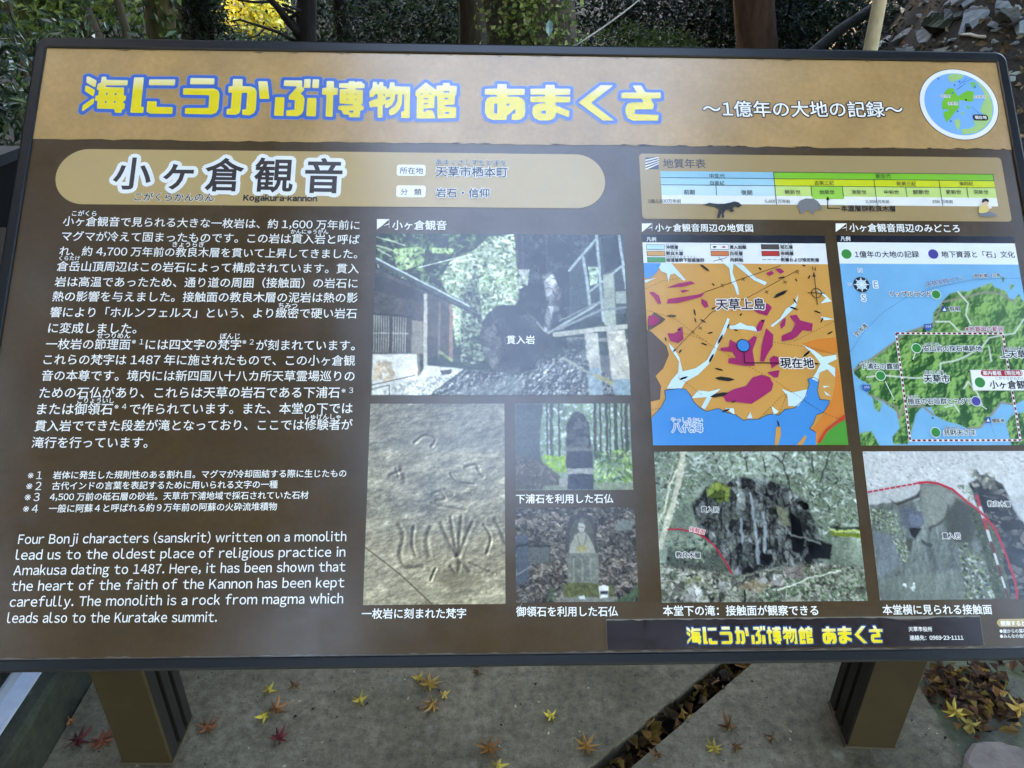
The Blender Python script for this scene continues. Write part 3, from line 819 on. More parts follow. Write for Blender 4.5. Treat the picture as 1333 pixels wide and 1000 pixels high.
gl(740, 95, [[(855,172),(970,175),(1025,268),(1230,270),(1232,345),(1095,350),(1140,430),(1130,492),(885,495),(882,555),(1200,568),(1195,645),(860,645),(790,610),(760,540),(760,470),(790,415),(850,400),(1005,400),(975,350),(702,345),(708,270),(910,268)]])
allp = np.vstack([np.array(p) for g in TITLE for p in g[0]])
T0, T1 = allp.min(0), allp.max(0)

def title(z, fmap, h, ow, zl, blue, halo=None):
    for polys, holes in TITLE:
        P = [np.array([fmap(p) for p in q]) for q in polys]; H = [np.array([fmap(p) for p in q]) for q in holes]
        a = np.vstack(P).min(0) - ow * 2 - 2 * h; b = np.vstack(P).max(0) + ow * 2 + 2 * h
        X, Y = np.meshgrid(np.arange(a[0], b[0], h), np.arange(a[1], b[1], h))
        F = np.max([poly_sdf(p, X, Y) for p in P], axis=0)
        G = F.copy()
        for q in H: F = np.minimum(F, -poly_sdf(q, X, Y) * 1.0)
        F = blur(F, 2)
        layers = [(G + ow, blue, zl), (F, None, zl + 1.2)]
        if halo: layers.insert(0, (G + ow * 1.28, halo, zl - 0.6))
        for fld, c, zz_ in layers:
            V, L, S = iso_polys(fld, a[0], a[1], h)
            V = np.array(V)
            if c is None:                                  # yellow ink that pales towards the top of each letter
                t = np.clip((V[:, 1] - np.vstack(P)[:, 1].min()) / (0.36 * (np.vstack(P)[:, 1].max() - np.vstack(P)[:, 1].min())), 0, 1)[:, None]
                cc = lin((246, 240, 190)) * (1 - t) + lin((236, 214, 44)) * t
                z.add(np.c_[V[:, 0], -V[:, 1], np.full(len(V), zz(zz_))], L, S, cc[L])
            else:
                z.flat(V, L, S, zz_ + 0.02 * random.random(), lin(c))
tz = Zone()
title(tz, lambda p: p, 0.0008, 0.0052, 2, (62, 104, 190), (150, 150, 160))
zone_obj(tz, "title_lettering", panel)

sz = Zone(); c7 = crop(890, 110, 4.3)
sz.text("〜1億年の大地の記録〜", c7(108, 138), c7(1222, 143), WHITE, 2, bold=0.012, out=((62, 46, 36), 0.055))
zone_obj(sz, "subtitle_lettering", panel)

# ---------------------------------------------------------------- heading plate
hz = Zone(); c6 = crop(130, 190, 4.039); cp = crop(470, 180, 6.665)
xl, xr = uv(72, 235.5)[0], uv(787.4, 232.8)[0]
hz.rrect((xl, 0.1729), (xr, 0.263), 0.045, (184, 158, 108), 1, 14)
for s, x0, x1, y in (("小", 80, 270, 145), ("ヶ", 340, 490, 158), ("倉", 560, 752, 152), ("観", 818, 1015, 154), ("音", 1083, 1272, 158)):
    hz.text(s, c6(x0, y), c6(x1, y + 0.015 * (x1 - x0)), (66, 60, 60), 3, bold=0.018, out=((236, 238, 238), 0.11), mid=0.30 if s == "ヶ" else 0.38)
hz.text("こがくらかんのん", c6(185, 269), c6(602, 273), (48, 42, 42), 3, bold=0.012, out=((226, 224, 216), 0.05))
hz.text("Kogakura-kannon", c6(757, 277), c6(1142, 281), (34, 32, 34), 3, bold=0.035, mid=0.3)
hz.rrect(cp(312, 232), cp(560, 332), 0.004, WHITE, 3)
hz.rrect(cp(308, 412), cp(560, 517), 0.004, WHITE, 3)
hz.text("所在地", cp(338, 284), cp(540, 286), DARK, 4, bold=0.008)
hz.text("分", cp(345, 468), cp(405, 468), DARK, 4, bold=0.008); hz.text("類", cp(460, 470), cp(525, 470), DARK, 4, bold=0.008)
hz.text("天草市栖本町", cp(650, 293), cp(1270, 298), (34, 36, 54), 4, bold=0.02, out=(WHITE, 0.06))
hz.text("あまくさしすもとまち", cp(652, 211), cp(1256, 218), (50, 52, 70), 4, bold=0.01, out=(WHITE, 0.05))
hz.text("岩石・信仰", cp(650, 478), cp(1113, 479), (34, 36, 54), 4, bold=0.02, out=(WHITE, 0.06))
zone_obj(hz, "heading_plate", panel)

# ---------------------------------------------------------------- body text
bz = Zone(); c3 = crop(0, 260, 2.777); c4 = crop(0, 590, 2.4396)
for s, x0, y0, x1, y1 in (
    ("小ヶ倉観音で見られる大きな一枚岩は、約 1,600 万年前に", 230, 78, 1300, 93), ("マグマが冷えて固まったものです。この岩は貫入岩と呼ば", 225, 132, 1300, 145),
    ("れ、約 4,700 万年前の教良木層を貫いて上昇してきました。", 217, 186, 1292, 197), ("倉岳山頂周辺はこの岩石によって構成されています。貫入", 208, 241, 1297, 250),
    ("岩は高温であったため、通り道の周囲（接触面）の岩石に", 200, 297, 1293, 303), ("熱の影響を与えました。接触面の教良木層の泥岩は熱の影", 192, 350, 1293, 355),
    ("響により「ホルンフェルス」という、より緻密で硬い岩石", 184, 407, 1290, 412), ("に変成しました。", 177, 464, 495, 466),
    ("一枚岩の節理面", 168, 522, 472, 524), ("には四文字の梵字", 528, 524, 872, 525), ("が刻まれています。", 927, 526, 1283, 527),
    ("これらの梵字は 1487 年に施されたもので、この小ヶ倉観", 160, 578, 1284, 582), ("音の本尊です。境内には新四国八十八カ所天草霊場巡りの", 153, 636, 1282, 638),
    ("ための石仏があり、これらは天草の岩石である下浦石", 145, 698, 1228, 697), ("または御領石", 137, 757, 408, 757), ("で作られています。また、本堂の下では", 470, 757, 1275, 754),
    ("貫入岩でできた段差が滝となっており、ここでは修験者が", 128, 818, 1275, 813), ("滝行を行っています。", 118, 878, 535, 878)):
    bz.text(s, c3(x0, y0), c3(x1, y1), WHITE, 2, bold=0.007)
for s, x0, y0, x1, y1 in (("※1", 478, 513, 520, 514), ("※2", 877, 514, 918, 515), ("※3", 1235, 690, 1277, 689), ("※4", 415, 748, 458, 748),
    ("こがくら", 262, 50, 350, 51), ("かんにゅうがん", 1052, 116, 1187, 117), ("きょうらぎ", 625, 162, 740, 163), ("くらたけ", 215, 212, 290, 212),
    ("ちみつ", 1008, 383, 1075, 384), ("せつりめん", 352, 492, 472, 492), ("ぼんじ", 797, 494, 868, 494), ("ごりょういし", 282, 726, 413, 727), ("しゅげんしゃ", 1103, 784, 1232, 785)):
    bz.text(s, c3(x0, y0), c3(x1, y1), WHITE, 2, bold=0 if "※" in s else 0.012)
for s, x0, y0, x1, y1 in (("※１", 90, 70, 135, 70), ("岩体に発生した規則性のある割れ目。マグマが冷却固結する際に生じたもの", 170, 70, 1100, 64),
    ("※２", 85, 104, 133, 104), ("古代インドの言葉を表記するために用いられる文字の一種", 167, 104, 882, 99),
    ("※３", 80, 139, 127, 139), ("4,500 万前の砥石層の砂岩。天草市下浦地域で採石されていた石材", 160, 139, 980, 133),
    ("※４", 75, 176, 122, 176), ("一般に阿蘇４と呼ばれる約９万年前の阿蘇の火砕流堆積物", 157, 176, 880, 169)):
    bz.text(s, c4(x0, y0), c4(x1, y1), WHITE, 2, bold=0 if "※" in s else 0.009)
for s, x0, y0, x1, y1 in (("Four Bonji characters (sanskrit) written on a monolith", 60, 275, 1100, 266), ("lead us to the oldest place of religious practice in", 52, 325, 1097, 315),
    ("Amakusa dating to 1487. Here, it has been shown that", 45, 374, 1097, 362), ("the heart of the faith of the Kannon has been kept", 38, 424, 1094, 412),
    ("carefully. The monolith is a rock from magma which", 33, 474, 1090, 463), ("leads also to the Kuratake summit.", 25, 525, 690, 522)):
    bz.text(s, c4(x0, y0), c4(x1, y1), WHITE, 2, bold=0.006, mid=0.33, h=np.linalg.norm(c4(500, 300) - c4(500, 340)))
zone_obj(bz, "body_text", panel)
# ---------------------------------------------------------------- small island map badge
iz = Zone(); ci = crop(1180, 80, 8.333)
IC = np.array([1.42684, 0.07738]); IR = 0.06277
iz.disc(IC, IR * 1.02, (92, 80, 62), 1, 64); iz.disc(IC, IR, (238, 240, 240), 2, 64)
iz.disc(IC, IR * 0.885, (122, 180, 236), 3, 64)
def clipc(pts):
    out = []
    for p in pts:
        d = p - IC; r = np.linalg.norm(d)
        out.append(IC + d * min(1, IR * 0.87 / r))
    return out
for col, P in (((168, 206, 130), [(455,150),(530,138),(625,150),(590,195),(530,215),(480,235),(445,185)]),
               ((168, 206, 130), [(740,205),(830,260),(900,360),(945,480),(940,620),(860,740),(760,800),(600,805),(590,740),(680,735),(740,700),(720,650),(830,580),(790,540),(810,490),(850,400),(820,320)]),
               ((118, 196, 120), [(680,235),(720,225),(755,250),(745,300),(700,285)]), ((168, 206, 130), [(510,645),(570,630),(582,700),(548,760),(525,700)]),
               ((150, 205, 140), [(580,550),(625,555),(600,600)]), ((120, 196, 110), [(650,480),(690,500),(680,530),(645,510)]),
               ((116, 192, 58), [(400,350),(440,300),(500,295),(530,340),(550,385),(610,345),(660,322),(730,335),(712,440),(660,442),(610,430),(565,425),(565,510),(530,545),(490,600),(460,640),(430,665),(395,590),(400,550),(455,545),(440,525),(382,528),(380,440),(410,400)])):
    iz.poly(clipc([ci(*p) for p in P]), col, 4)
for P in ([(545,305),(640,245)], [(535,318),(600,275)], [(560,270),(640,195)], [(700,500),(790,580)], [(600,240),(700,200)]):
    iz.line([ci(*p) for p in P], 0.0009, (70, 130, 205), 5)
for s, x0, x1, y in (("苓北町", 368, 468, 385), ("天草市", 445, 550, 466), ("上天草市", 718, 850, 392)):
    iz.text(s, ci(x0, y), ci(x1, y), (50, 54, 60), 6, out=(WHITE, 0.16))
iz.disc(ci(638, 425), 0.0014, (20, 20, 20), 6)
a, b = ci(707, 583), ci(882, 650)
iz.rrect(a, b, 0.0042, (24, 24, 26), 6)
iz.text("現在地", ci(732, 616), ci(858, 617), WHITE, 8, bold=0.02)
for x, y in ((515, 265), (570, 228), (735, 285), (548, 548), (475, 655), (340, 195), (495, 350)): iz.disc(ci(x, y), 0.0017, (52, 110, 200), 5, 8)
zone_obj(iz, "island_map_badge", panel)

# ---------------------------------------------------------------- geological time scale
gz = Zone(); c5 = crop(820, 190, 2.598)
gz.rrect((0.9121, 0.1706), (1.4797, 0.2792), 0.006, (166, 142, 98), 1)
gz.rect(c5(52, 40), c5(97, 80), (62, 70, 96), 2)
for k in range(4):
    y0, y1 = 78 - k * 10, 60 - k * 7
    gz.poly([c5(52, y0), c5(97, y1), c5(97, y1 + 3), c5(52, y0 + 5)], (228, 226, 220), 3)
gz.text("地質年表", c5(112, 60), c5(255, 61), (66, 66, 78), 2, bold=0.01)
ya, yb, yc, yd, ye = [c5(660, v)[1] for v in (92, 114, 138, 172, 201)]
X = lambda x, y: c5(x, y)[0]
xa, xm, xz = X(103, 100), X(485, 100), X(1226, 100)
gz.rect((xa, ya), (xm, yb), (140, 194, 218), 2); gz.rect((xm, ya), (xz, yb), (124, 194, 54), 2)
gz.rect((xa, yb), (xm, yc), (160, 208, 226), 2); gz.rect((xm, yb), (xz, yc), (206, 214, 44), 2)
gz.rect((xa, yc), (xm, yd), (192, 222, 232), 2); gz.rect((xm, yc), (xz, yd), (196, 220, 128), 2)
gz.rect((xa, yd), (xz, ye), (232, 234, 232), 2)
gz.rect((X(612, 140), yc), (X(718, 140), c5(660, 181)[1]), (150, 206, 82), 3)
LC = (52, 62, 48)
for y, x0, x1 in ((yb, xa, xz), (yc, xa, xz), (ya, xm, xz)): gz.line([(x0, y), (x1, y)], 0.0009, LC, 4)
for x, y0, y1 in ((xm, ya, ye), (X(291, 150), yc, yd), (X(612, 150), yc, yd), (X(718, 150), yc, yd), (X(824, 120), yb, ye), (X(932, 150), yc, yd), (X(1043, 120), yb, ye), (X(1138, 150), yc, yd), (xz, ya, yb)):
    gz.line([(x, y0), (x, y1)], 0.001, LC, 5)
for s, x0, x1, y in (("中生代", 268, 320, 103), ("白亜紀", 270, 318, 127), ("前期", 182, 218, 158), ("後期", 375, 412, 159), ("新生代", 830, 880, 104), ("古第三紀", 622, 688, 127),
    ("新第三紀", 900, 965, 129), ("第四紀", 1112, 1158, 129), ("暁新世", 523, 575, 158), ("始新世", 640, 690, 158), ("漸新世", 748, 798, 158), ("中新世", 858, 908, 158), ("鮮新世", 955, 1010, 158),
    ("更新世", 1066, 1118, 158), ("完新世", 1160, 1210, 158), ("1億4,500万年前", 60, 172, 188), ("6,600 万年前", 455, 540, 189), ("2,300 万年前", 795, 875, 190), ("258 万年前", 1020, 1090, 190)):
    gz.text(s, c5(x0, y), c5(x1, y + 0.6), (58, 60, 58), 6, bold=0.006)
gz.text("本渡層群教良木層", c5(712, 213), c5(895, 214), (40, 34, 30), 6, bold=0.022)
gz.line([c5(667, 184), c5(667, 213), c5(708, 213)], 0.0012, (38, 34, 30), 6)
gz.poly([c5(667, 172), c5(673, 185), c5(661, 185)], (38, 34, 30), 7)
gz.poly([c5(*p) for p in ((243,202),(268,195),(290,198),(318,198),(338,194),(352,190),(366,193),(378,203),(365,210),(352,206),(346,214),(352,222),(340,227),(334,217),(322,219),(316,230),(318,244),(309,246),(308,230),(302,246),(293,246),(297,228),(300,216),(282,206))], (46, 50, 52), 7)
gz.poly([c5(*p) for p in ((563,205),(572,188),(592,180),(618,181),(632,188),(640,198),(648,210),(642,220),(630,216),(622,222),(622,233),(612,233),(608,221),(592,219),(586,231),(573,230),(571,215))], (122, 122, 124), 7)
gz.disc(c5(636, 205), 0.0009, (60, 60, 62), 8, 8)
gz.poly([c5(*p) for p in ((1176,230),(1188,222),(1215,226),(1238,232),(1236,241),(1180,241))], (120, 122, 128), 7)
gz.poly([c5(*p) for p in ((1176,228),(1178,208),(1190,200),(1206,204),(1214,216),(1206,226),(1190,230))], (222, 200, 120), 8)
gz.disc(c5(1198, 195), 0.0048, (226, 184, 150), 9, 16); gz.poly([c5(*p) for p in ((1186,196),(1188,184),(1200,180),(1210,186),(1210,194),(1200,190))], (40, 30, 26), 10)
gz.disc(c5(1214, 210), 0.0026, (232, 228, 220), 10, 12)
zone_obj(gz, "time_scale_chart", panel)

# ---------------------------------------------------------------- geological map
mz = Zone(); c8 = crop(830, 300, 3.45)
def heading_icon(z, f, x0, y0, x1, y1):
    w, h = x1 - x0, y1 - y0
    q = lambda a, b: f(x0 + a * w, y0 + b * h)
    z.poly([q(0, 0), q(1, 0), q(0.42, 0.62), q(0, 1)], WHITE, 2)
    z.poly([q(0.5, 0.64), q(0.96, 0.4), q(0.96, 0.52)], WHITE, 2.1); z.line([q(0.98, 0.05), q(0.98, 0.85)], 0.0007, (200, 200, 196), 2.3)
heading_icon(mz, c5, 40, 263, 75, 292)
mz.text("小ヶ倉観音周辺の地質図", c5(85, 277), c5(415, 279), WHITE, 2, bold=0.016)
GX0, GX1, GY0, GY1 = 0.9104, 1.1867, 0.3046, 0.6224
mz.rect((GX0, GY0), (GX1, c8(400, 57)[1]), (26, 30, 42), 1); mz.text("凡例", c8(40, 40), c8(82, 41), WHITE, 2, bold=0.015)
yl0, yl1 = c8(400, 57)[1], c8(400, 150)[1]
mz.rect((GX0, yl0), (GX1, yl1), (226, 230, 232), 1)
mz.rect((GX0, yl1), (GX1, GY1), (206, 152, 78), 1)
for x0, x1, y, c in ((40, 120, 76, (176, 212, 226)), (42, 122, 105, (206, 152, 78)), (44, 123, 133, (66, 150, 88)), (327, 407, 76, (236, 236, 236)), (329, 408, 105, (206, 116, 66)), (555, 634, 75, (84, 74, 70)), (557, 636, 105, (186, 60, 56))):
    mz.rect(c8(x0 - 2, y - 12), c8(x1 + 2, y + 12), (50, 52, 54), 2); mz.rect(c8(x0, y - 10), c8(x1, y + 10), c, 3)
mz.poly([c8(*p) for p in ((334,76),(345,71),(356,75),(344,81))], (30, 28, 28), 4); mz.poly([c8(*p) for p in ((374,77),(386,72),(397,77),(386,81))], (166, 44, 98), 4)
for s, x0, x1, y in (("沖積層", 126, 180, 77), ("教良木層", 127, 202, 105), ("姫浦層群下部亜層群", 128, 298, 135), ("貫入岩類", 413, 486, 77), ("白岳層", 414, 470, 105), ("向斜軸", 415, 472, 134), ("砥石層", 640, 694, 76), ("赤崎層", 641, 697, 105), ("断層および推定断層", 643, 812, 134)):
    mz.text(s, c8(x0, y), c8(x1, y + 0.5), (34, 34, 36), 4, bold=0.022)
for s, x0, x1, y in (("ちゅうせきそう", 126, 180, 64), ("きょうらぎそう", 127, 202, 92), ("ひめのうらそうぐん", 128, 262, 121), ("かんにゅうがんるい", 413, 486, 64), ("しらたけそう", 414, 470, 92), ("こうしゃじく", 415, 472, 121), ("といしそう", 640, 690, 64), ("あかさきそう", 641, 697, 92), ("だんそう", 643, 690, 121)):
    mz.text(s, c8(x0, y), c8(x1, y + 0.5), (60, 60, 62), 4)
mz.line([c8(340, 140), c8(400, 124)], 0.0006, (40, 40, 40), 4); mz.line([c8(362, 122), c8(382, 142)], 0.0006, (40, 40, 40), 4)
mz.line([c8(558, 133), c8(636, 133)], 0.0006, (40, 40, 40), 4, dash=(0.006, 0.002))
SEA = (62, 140, 208); ALV = (200, 226, 238); MAG = (160, 42, 98); BRN = (92, 76, 68)
def cl8(p):
    q = c8(*p); return np.array([min(max(q[0], GX0), GX1), min(max(q[1], yl1), GY1)])
def land(col, z, *polys):
    for k, P in enumerate(polys): mz.poly([cl8(p) for p in P], col, z + 0.03 * k)
land((212, 128, 54), 2, [(735,510),(800,490),(905,480),(910,550),(860,555),(800,545)],
     [(890,600),(920,660),(940,800),(930,845),(880,850),(830,920),(800,950),(785,890),(830,830),(870,760),(885,700)])
land(BRN, 2, [(40,450),(60,455),(130,520),(140,560),(115,620),(80,655),(105,700),(100,760),(50,770)], [(45,400),(75,368),(125,400),(110,415),(70,440),(45,455)])
land(SEA, 3, [(50,845),(105,795),(125,755),(120,720),(180,712),(215,715),(235,740),(250,770),(280,800),(310,815),(360,800),(400,820),(440,830),(475,855),(495,850),(540,850),(580,830),(610,825),(632,832),(660,805),(700,800),(745,760),(760,720),(770,690),(762,670),(790,662),(812,675),(805,720),(815,760),(860,765),(855,785),(830,820),(800,830),(785,870),(770,890),(800,910),(800,975),(50,975)],
     [(15,140),(105,140),(85,190),(60,215),(15,215)])
land((74, 150, 58), 4, [(960,840),(960,975),(805,975),(850,900),(900,865)])
land((196, 70, 46), 5, [(960,825),(945,850),(895,870),(850,905),(820,955),(803,955),(840,895),(890,855)])
land(ALV, 4, [(105,145),(150,145),(165,165),(215,225),(205,228),(165,195),(145,200),(138,235),(130,195),(105,185),(95,170)], [(28,225),(80,215),(35,238)],
     [(385,145),(430,150),(425,190),(450,260),(455,290),(445,290),(432,250),(420,235),(410,170)], [(430,150),(470,155),(500,185),(530,215),(580,235),(570,248),(520,225),(455,170)],
     [(180,640),(260,620),(310,585),(345,520),(375,460),(402,395),(412,400),(395,455),(365,510),(340,570),(320,600),(270,650),(215,680),(195,712),(130,712),(150,675)],
     [(410,430),(435,428),(460,415),(490,430),(520,432),(548,462),(520,452),(470,445),(415,445)], [(595,430),(640,395),(665,355),(700,330),(720,290),(712,340),(660,390),(605,435)],
     [(140,508),(160,530),(185,570),(195,610),(205,650),(180,650),(185,590),(145,530)],
     [(740,515),(790,540),(830,570),(890,560),(892,580),(850,600),(885,620),(885,660),(850,625),(815,640),(808,680),(780,668),(800,640),(820,600),(790,560)],
     [(645,712),(690,730),(760,715),(755,745),(720,790),(675,790),(672,745)], [(242,755),(270,720),(320,725),(372,712),(335,745),(300,805),(285,795),(310,750)],
     [(800,268),(835,285),(870,320),(820,330),(845,305)], [(820,388),(880,400),(835,405)], [(490,845),(505,815),(515,845)], [(600,790),(632,815),(610,830)], [(390,800),(430,800),(435,830)], [(830,700),(862,700),(835,708)], [(835,722),(865,745),(845,740)])
land(MAG, 5, [(130,260),(180,240),(240,230),(258,240),(200,255)], [(190,272),(210,268),(235,272),(200,282)], [(135,310),(190,302),(270,290),(305,278),(285,300),(250,310),(180,328),(130,330)], [(285,308),(310,320),(318,345),(300,350),(285,330)],
     [(52,280),(70,278),(95,295),(105,330),(92,332),(70,300)], [(575,193),(600,183),(612,195),(590,207)], [(615,175),(640,172),(658,188),(640,198)], [(535,330),(560,325),(585,332),(602,348),(580,385),(545,375),(515,358)],
     [(133,462),(160,465),(180,455),(182,440),(200,435),(205,490),(180,508),(145,498)], [(48,385),(80,385),(100,400),(85,425),(48,432)],
     [(370,530),(408,525),(413,490),(445,510),(500,495),(520,475),(535,480),(530,500),(515,540),(525,610),(480,610),(405,598),(408,575),(440,575),(425,548),(375,542)], [(575,440),(608,470),(605,520),(580,560),(565,592),(548,590),(555,520)],
     [(530,440),(545,410),(572,400),(555,450),(535,458)], [(638,425),(650,402),(665,395),(660,430),(642,445)], [(680,385),(712,380),(728,405),(785,420),(780,455),(740,450),(715,478),(690,492),(645,500),(645,475),(690,455),(706,420),(690,400)],
     [(590,580),(608,565),(630,570),(632,600),(600,622)], [(580,640),(635,628),(630,660),(610,662)], [(382,740),(430,715),(485,700),(515,662),(555,650),(590,660),(608,690),(600,720),(560,748),(510,780),(470,775),(395,770)], [(715,600),(740,612),(725,620)])
for k, (x, y, L, t) in enumerate(((153,386,20,0),(255,370,16,80),(258,405,12,75),(292,408,14,30),(297,512,14,20),(365,626,18,15),(390,668,40,5),(365,740,38,-12),(325,462,12,-15),(370,490,24,-60),(330,575,22,-60),(405,432,12,-60),(640,288,36,-28),(705,320,14,60),(700,352,20,20),(645,214,16,-15),(805,368,16,20),(825,405,14,-60),(862,462,14,-30),(757,556,22,-40),(800,600,12,10),(745,160,8,20),(768,212,10,-60),(548,174,8,40),(300,170,26,40),(338,245,8,50),(165,540,10,-45),(190,545,10,-50),(125,490,10,80),(338,352,10,-30),(462,380,8,-50),(205,665,20,-20),(395,810,18,-20),(430,770,12,-25),(440,450,9,10),(185,448,8,0),(710,225,8,60),(630,870,16,80),(560,408,8,30))):
    c = c8(x, y); s = L / 3.45 * 0.00125; ct, st = math.cos(math.radians(t)), math.sin(math.radians(t)); w = max(0.0011, s * 0.2)
    mz.poly([c + np.array([u * ct - v * st, u * st + v * ct]) for u, v in ((-s, 0), (-s * .4, -w), (s * .5, -w * .8), (s, 0), (s * .4, w), (-s * .6, w * .8))], (34, 30, 28), 6 + 0.01 * k)
DL = (96, 64, 36)
for P in ([(160,545),(330,370),(500,300),(720,180)], [(300,280),(480,215),(640,160)]): mz.line([c8(*p) for p in P], 0.0007, (60, 44, 30), 6.5)
for P in ([(40,360),(160,395),(330,520),(620,680),(830,820),(935,860)], [(35,265),(110,230),(200,215)], [(540,850),(640,750),(668,735),(632,832)], [(610,505),(760,525),(890,560)], [(880,410),(700,500)], [(180,660),(290,740)], [(60,805),(110,800)], [(310,500),(200,460),(180,500)]):
    mz.line([cl8(p) for p in P], 0.0006, DL, 6.6, dash=(0.003, 0.0018))
for x, y in ((245,460),(280,440),(378,250),(472,222),(578,278),(660,235),(715,190)): mz.line([c8(x - 6, y - 8), c8(x + 6, y + 8)], 0.0007, (50, 40, 30), 6.8); mz.line([c8(x - 8, y + 5), c8(x + 8, y - 5)], 0.0007, (50, 40, 30), 6.9)
land((206, 152, 78), 6, [(620,885),(640,880),(642,920),(628,965),(613,965)], [(712,968),(750,920),(757,930),(738,968)])
coast = [(65,838),(105,795),(125,755),(120,720),(180,712),(215,715),(235,740),(250,770),(280,800),(310,815),(360,800),(400,820),(440,830),(475,855),(495,850),(540,850),(580,830),(610,825),(632,832),(660,805),(700,800),(745,760),(760,720),(770,690),(762,670),(790,662),(812,675),(805,720),(815,760),(860,765),(855,785),(830,820),(800,830),(785,870),(770,890),(800,910)]
mz.line([c8(*p) for p in coast], 0.0007, (50, 50, 50), 7)
mz.text("天草上島", c8(350, 335), c8(568, 333), (52, 40, 60), 8, bold=0.02, out=((236, 230, 222), 0.075))
mz.text("現在地", c8(638, 597), c8(788, 598), (36, 34, 44), 8, bold=0.02, out=((236, 230, 222), 0.085))
mz.text("八代海", c8(152, 887), c8(290, 887), (90, 150, 206), 8, bold=0.012, out=((226, 234, 240), 0.07))
mz.text("やっしろかい", c8(148, 852), c8(290, 853), (90, 150, 206), 8, out=((226, 234, 240), 0.09))
mz.line([c8(475, 545), c8(479, 597), c8(632, 598)], 0.0014, (28, 26, 34), 8)
mz.disc(c8(472, 520), 0.0098, (24, 26, 40), 9, 32); mz.disc(c8(472, 520), 0.0085, (56, 132, 205), 10, 32)
mz.line([c8(790, 200), c8(804, 335)], 0.0011, (30, 28, 26), 8); mz.line([c8(763, 283), c8(837, 285)], 0.0011, (30, 28, 26), 8.3)
mz.ring(c8(800, 284), 0.0068, 0.0079, (30, 28, 26), 8.6); mz.poly([c8(788, 188), c8(797, 212), c8(783, 211)], (30, 28, 26), 8.8)
mz.text("N", c8(781, 174), c8(797, 174), (30, 28, 26), 8, mid=0.34)
zone_obj(mz, "geological_map", panel)

# ---------------------------------------------------------------- sightseeing relief map
rz = Zone(); c9 = crop(1080, 290, 3.332)
heading_icon(rz, c5, 695, 263, 732, 292)
rz.text("小ヶ倉観音周辺のみどころ", c5(741, 277), c5(1113, 280), WHITE, 2, bold=0.016)
RX0, RX1, RY0, RY1 = 1.2049, 1.4780, 0.3036, 0.6232
y1_, y2_ = c9(400, 88)[1], c9(400, 180)[1]
rz.rect((RX0, RY0), (RX1, y1_), (26, 30, 42), 1); rz.text("凡例", c9(46, 70), c9(88, 71), WHITE, 2, bold=0.015)
rz.rect((RX0, y1_), (RX1, y2_), (226, 232, 236), 1)
rz.disc(c9(72, 137), 0.0077, (52, 140, 62), 2, 28); rz.disc(c9(448, 137), 0.0077, (74, 70, 150), 2, 28)
rz.text("1億年の大地の記録", c9(108, 138), c9(385, 138), (40, 42, 46), 2, bold=0.012)
rz.text("地下資源と「石」文化", c9(483, 138), c9(800, 139), (40, 42, 46), 2, bold=0.012)
pic = Pic((RX0, y2_), (RX1, RY1), 250, c9, (112, 174, 216), 11)
pic.grain(0.05, 40)
landp = [[(102,640),(130,608),(180,590),(280,520),(300,490),(410,452),(450,432),(448,395),(490,340),(520,310),(560,298),(600,300),(630,288),(700,262),(712,280),(740,290),(765,300),(775,330),(800,335),(820,310),(840,345),(900,350),(900,760),(850,765),(800,790),(745,775),(730,800),(700,830),(650,890),(600,895),(560,875),(500,860),(455,835),(440,800),(400,798),(372,830),(362,870),(340,960),(275,960),(272,930),(305,890),(290,820),(230,775),(165,745),(170,700),(130,680),(105,655)],
         [(765,870),(790,835),(850,820),(950,830),(950,975),(790,975)], [(130,915),(180,905),(220,975),(130,975)], [(185,755),(225,785),(215,822),(195,805)], [(780,270),(800,272),(785,295)], [(745,235),(757,240),(750,262)]]
LM = np.max([pic.mask(P) for P in landp], axis=0)
hgt = 1 - np.abs(2 * vnoise(pic.h, pic.w, 34, 5, 5) - 1)
gx = np.gradient(hgt, axis=1) + 0.8 * np.gradient(hgt, axis=0)
sh = np.clip(0.5 - gx * 14, 0, 1)
g = np.array((38, 82, 40))[None, None] * (1 - sh[..., None]) + np.array((136, 178, 96))[None, None] * sh[..., None]
low = np.clip(vnoise(pic.h, pic.w, 40, 9, 3) * 3 - 1.6, 0, 1)[..., None] * 0.55
g = g * (1 - low) + np.array((140, 176, 108)) * low
edge = np.clip((blur(LM, 3) - LM), 0, 1)
pic.A = pic.A * (1 - LM[..., None]) + g * LM[..., None]
pic.paint(np.clip(edge * 2, 0, 1), (150, 158, 140), 0.8)
for P in ([(105,640),(180,592),(290,512),(330,478),(450,440),(490,345),(600,320),(680,300),(740,310),(800,345)], [(170,745),(290,800),(300,850),(320,800),(400,795),(450,835)], [(700,835),(740,780),(800,790)], [(600,890),(650,890),(690,840)]): pic.line(P, 9, (142, 134, 122), 0.9)
for P in ([(160,670),(230,662),(290,668),(370,675),(440,668),(480,640),(480,610),(540,600),(580,585),(660,540),(690,500),(740,490),(800,480),(840,420)], [(555,300),(600,350),(590,400),(610,440)], [(460,430),(520,430),(560,470),(640,480)], [(500,800),(540,790),(560,820)], [(580,720),(600,690),(640,740),(660,790)], [(700,600),(690,540)]): pic.line(P, 7, (216, 220, 212), 0.9)
rz.grid((RX0, y2_), (RX1, RY1), pic.A, 1)
box = [c9(286, 481), c9(748, 481), c9(827, 944), c9(350, 944), c9(286, 481)]
bx0, by0, bx1, by1 = box[0][0], box[0][1], box[1][0], box[2][1]
Q = [(bx0, by0), (bx1, by0), (bx1, by1), (bx0, by1), (bx0, by0)]
rz.line(Q, 0.0034, (232, 228, 226), 3); rz.line(Q, 0.0026, (120, 34, 54), 4, dash=(0.0045, 0.0032))
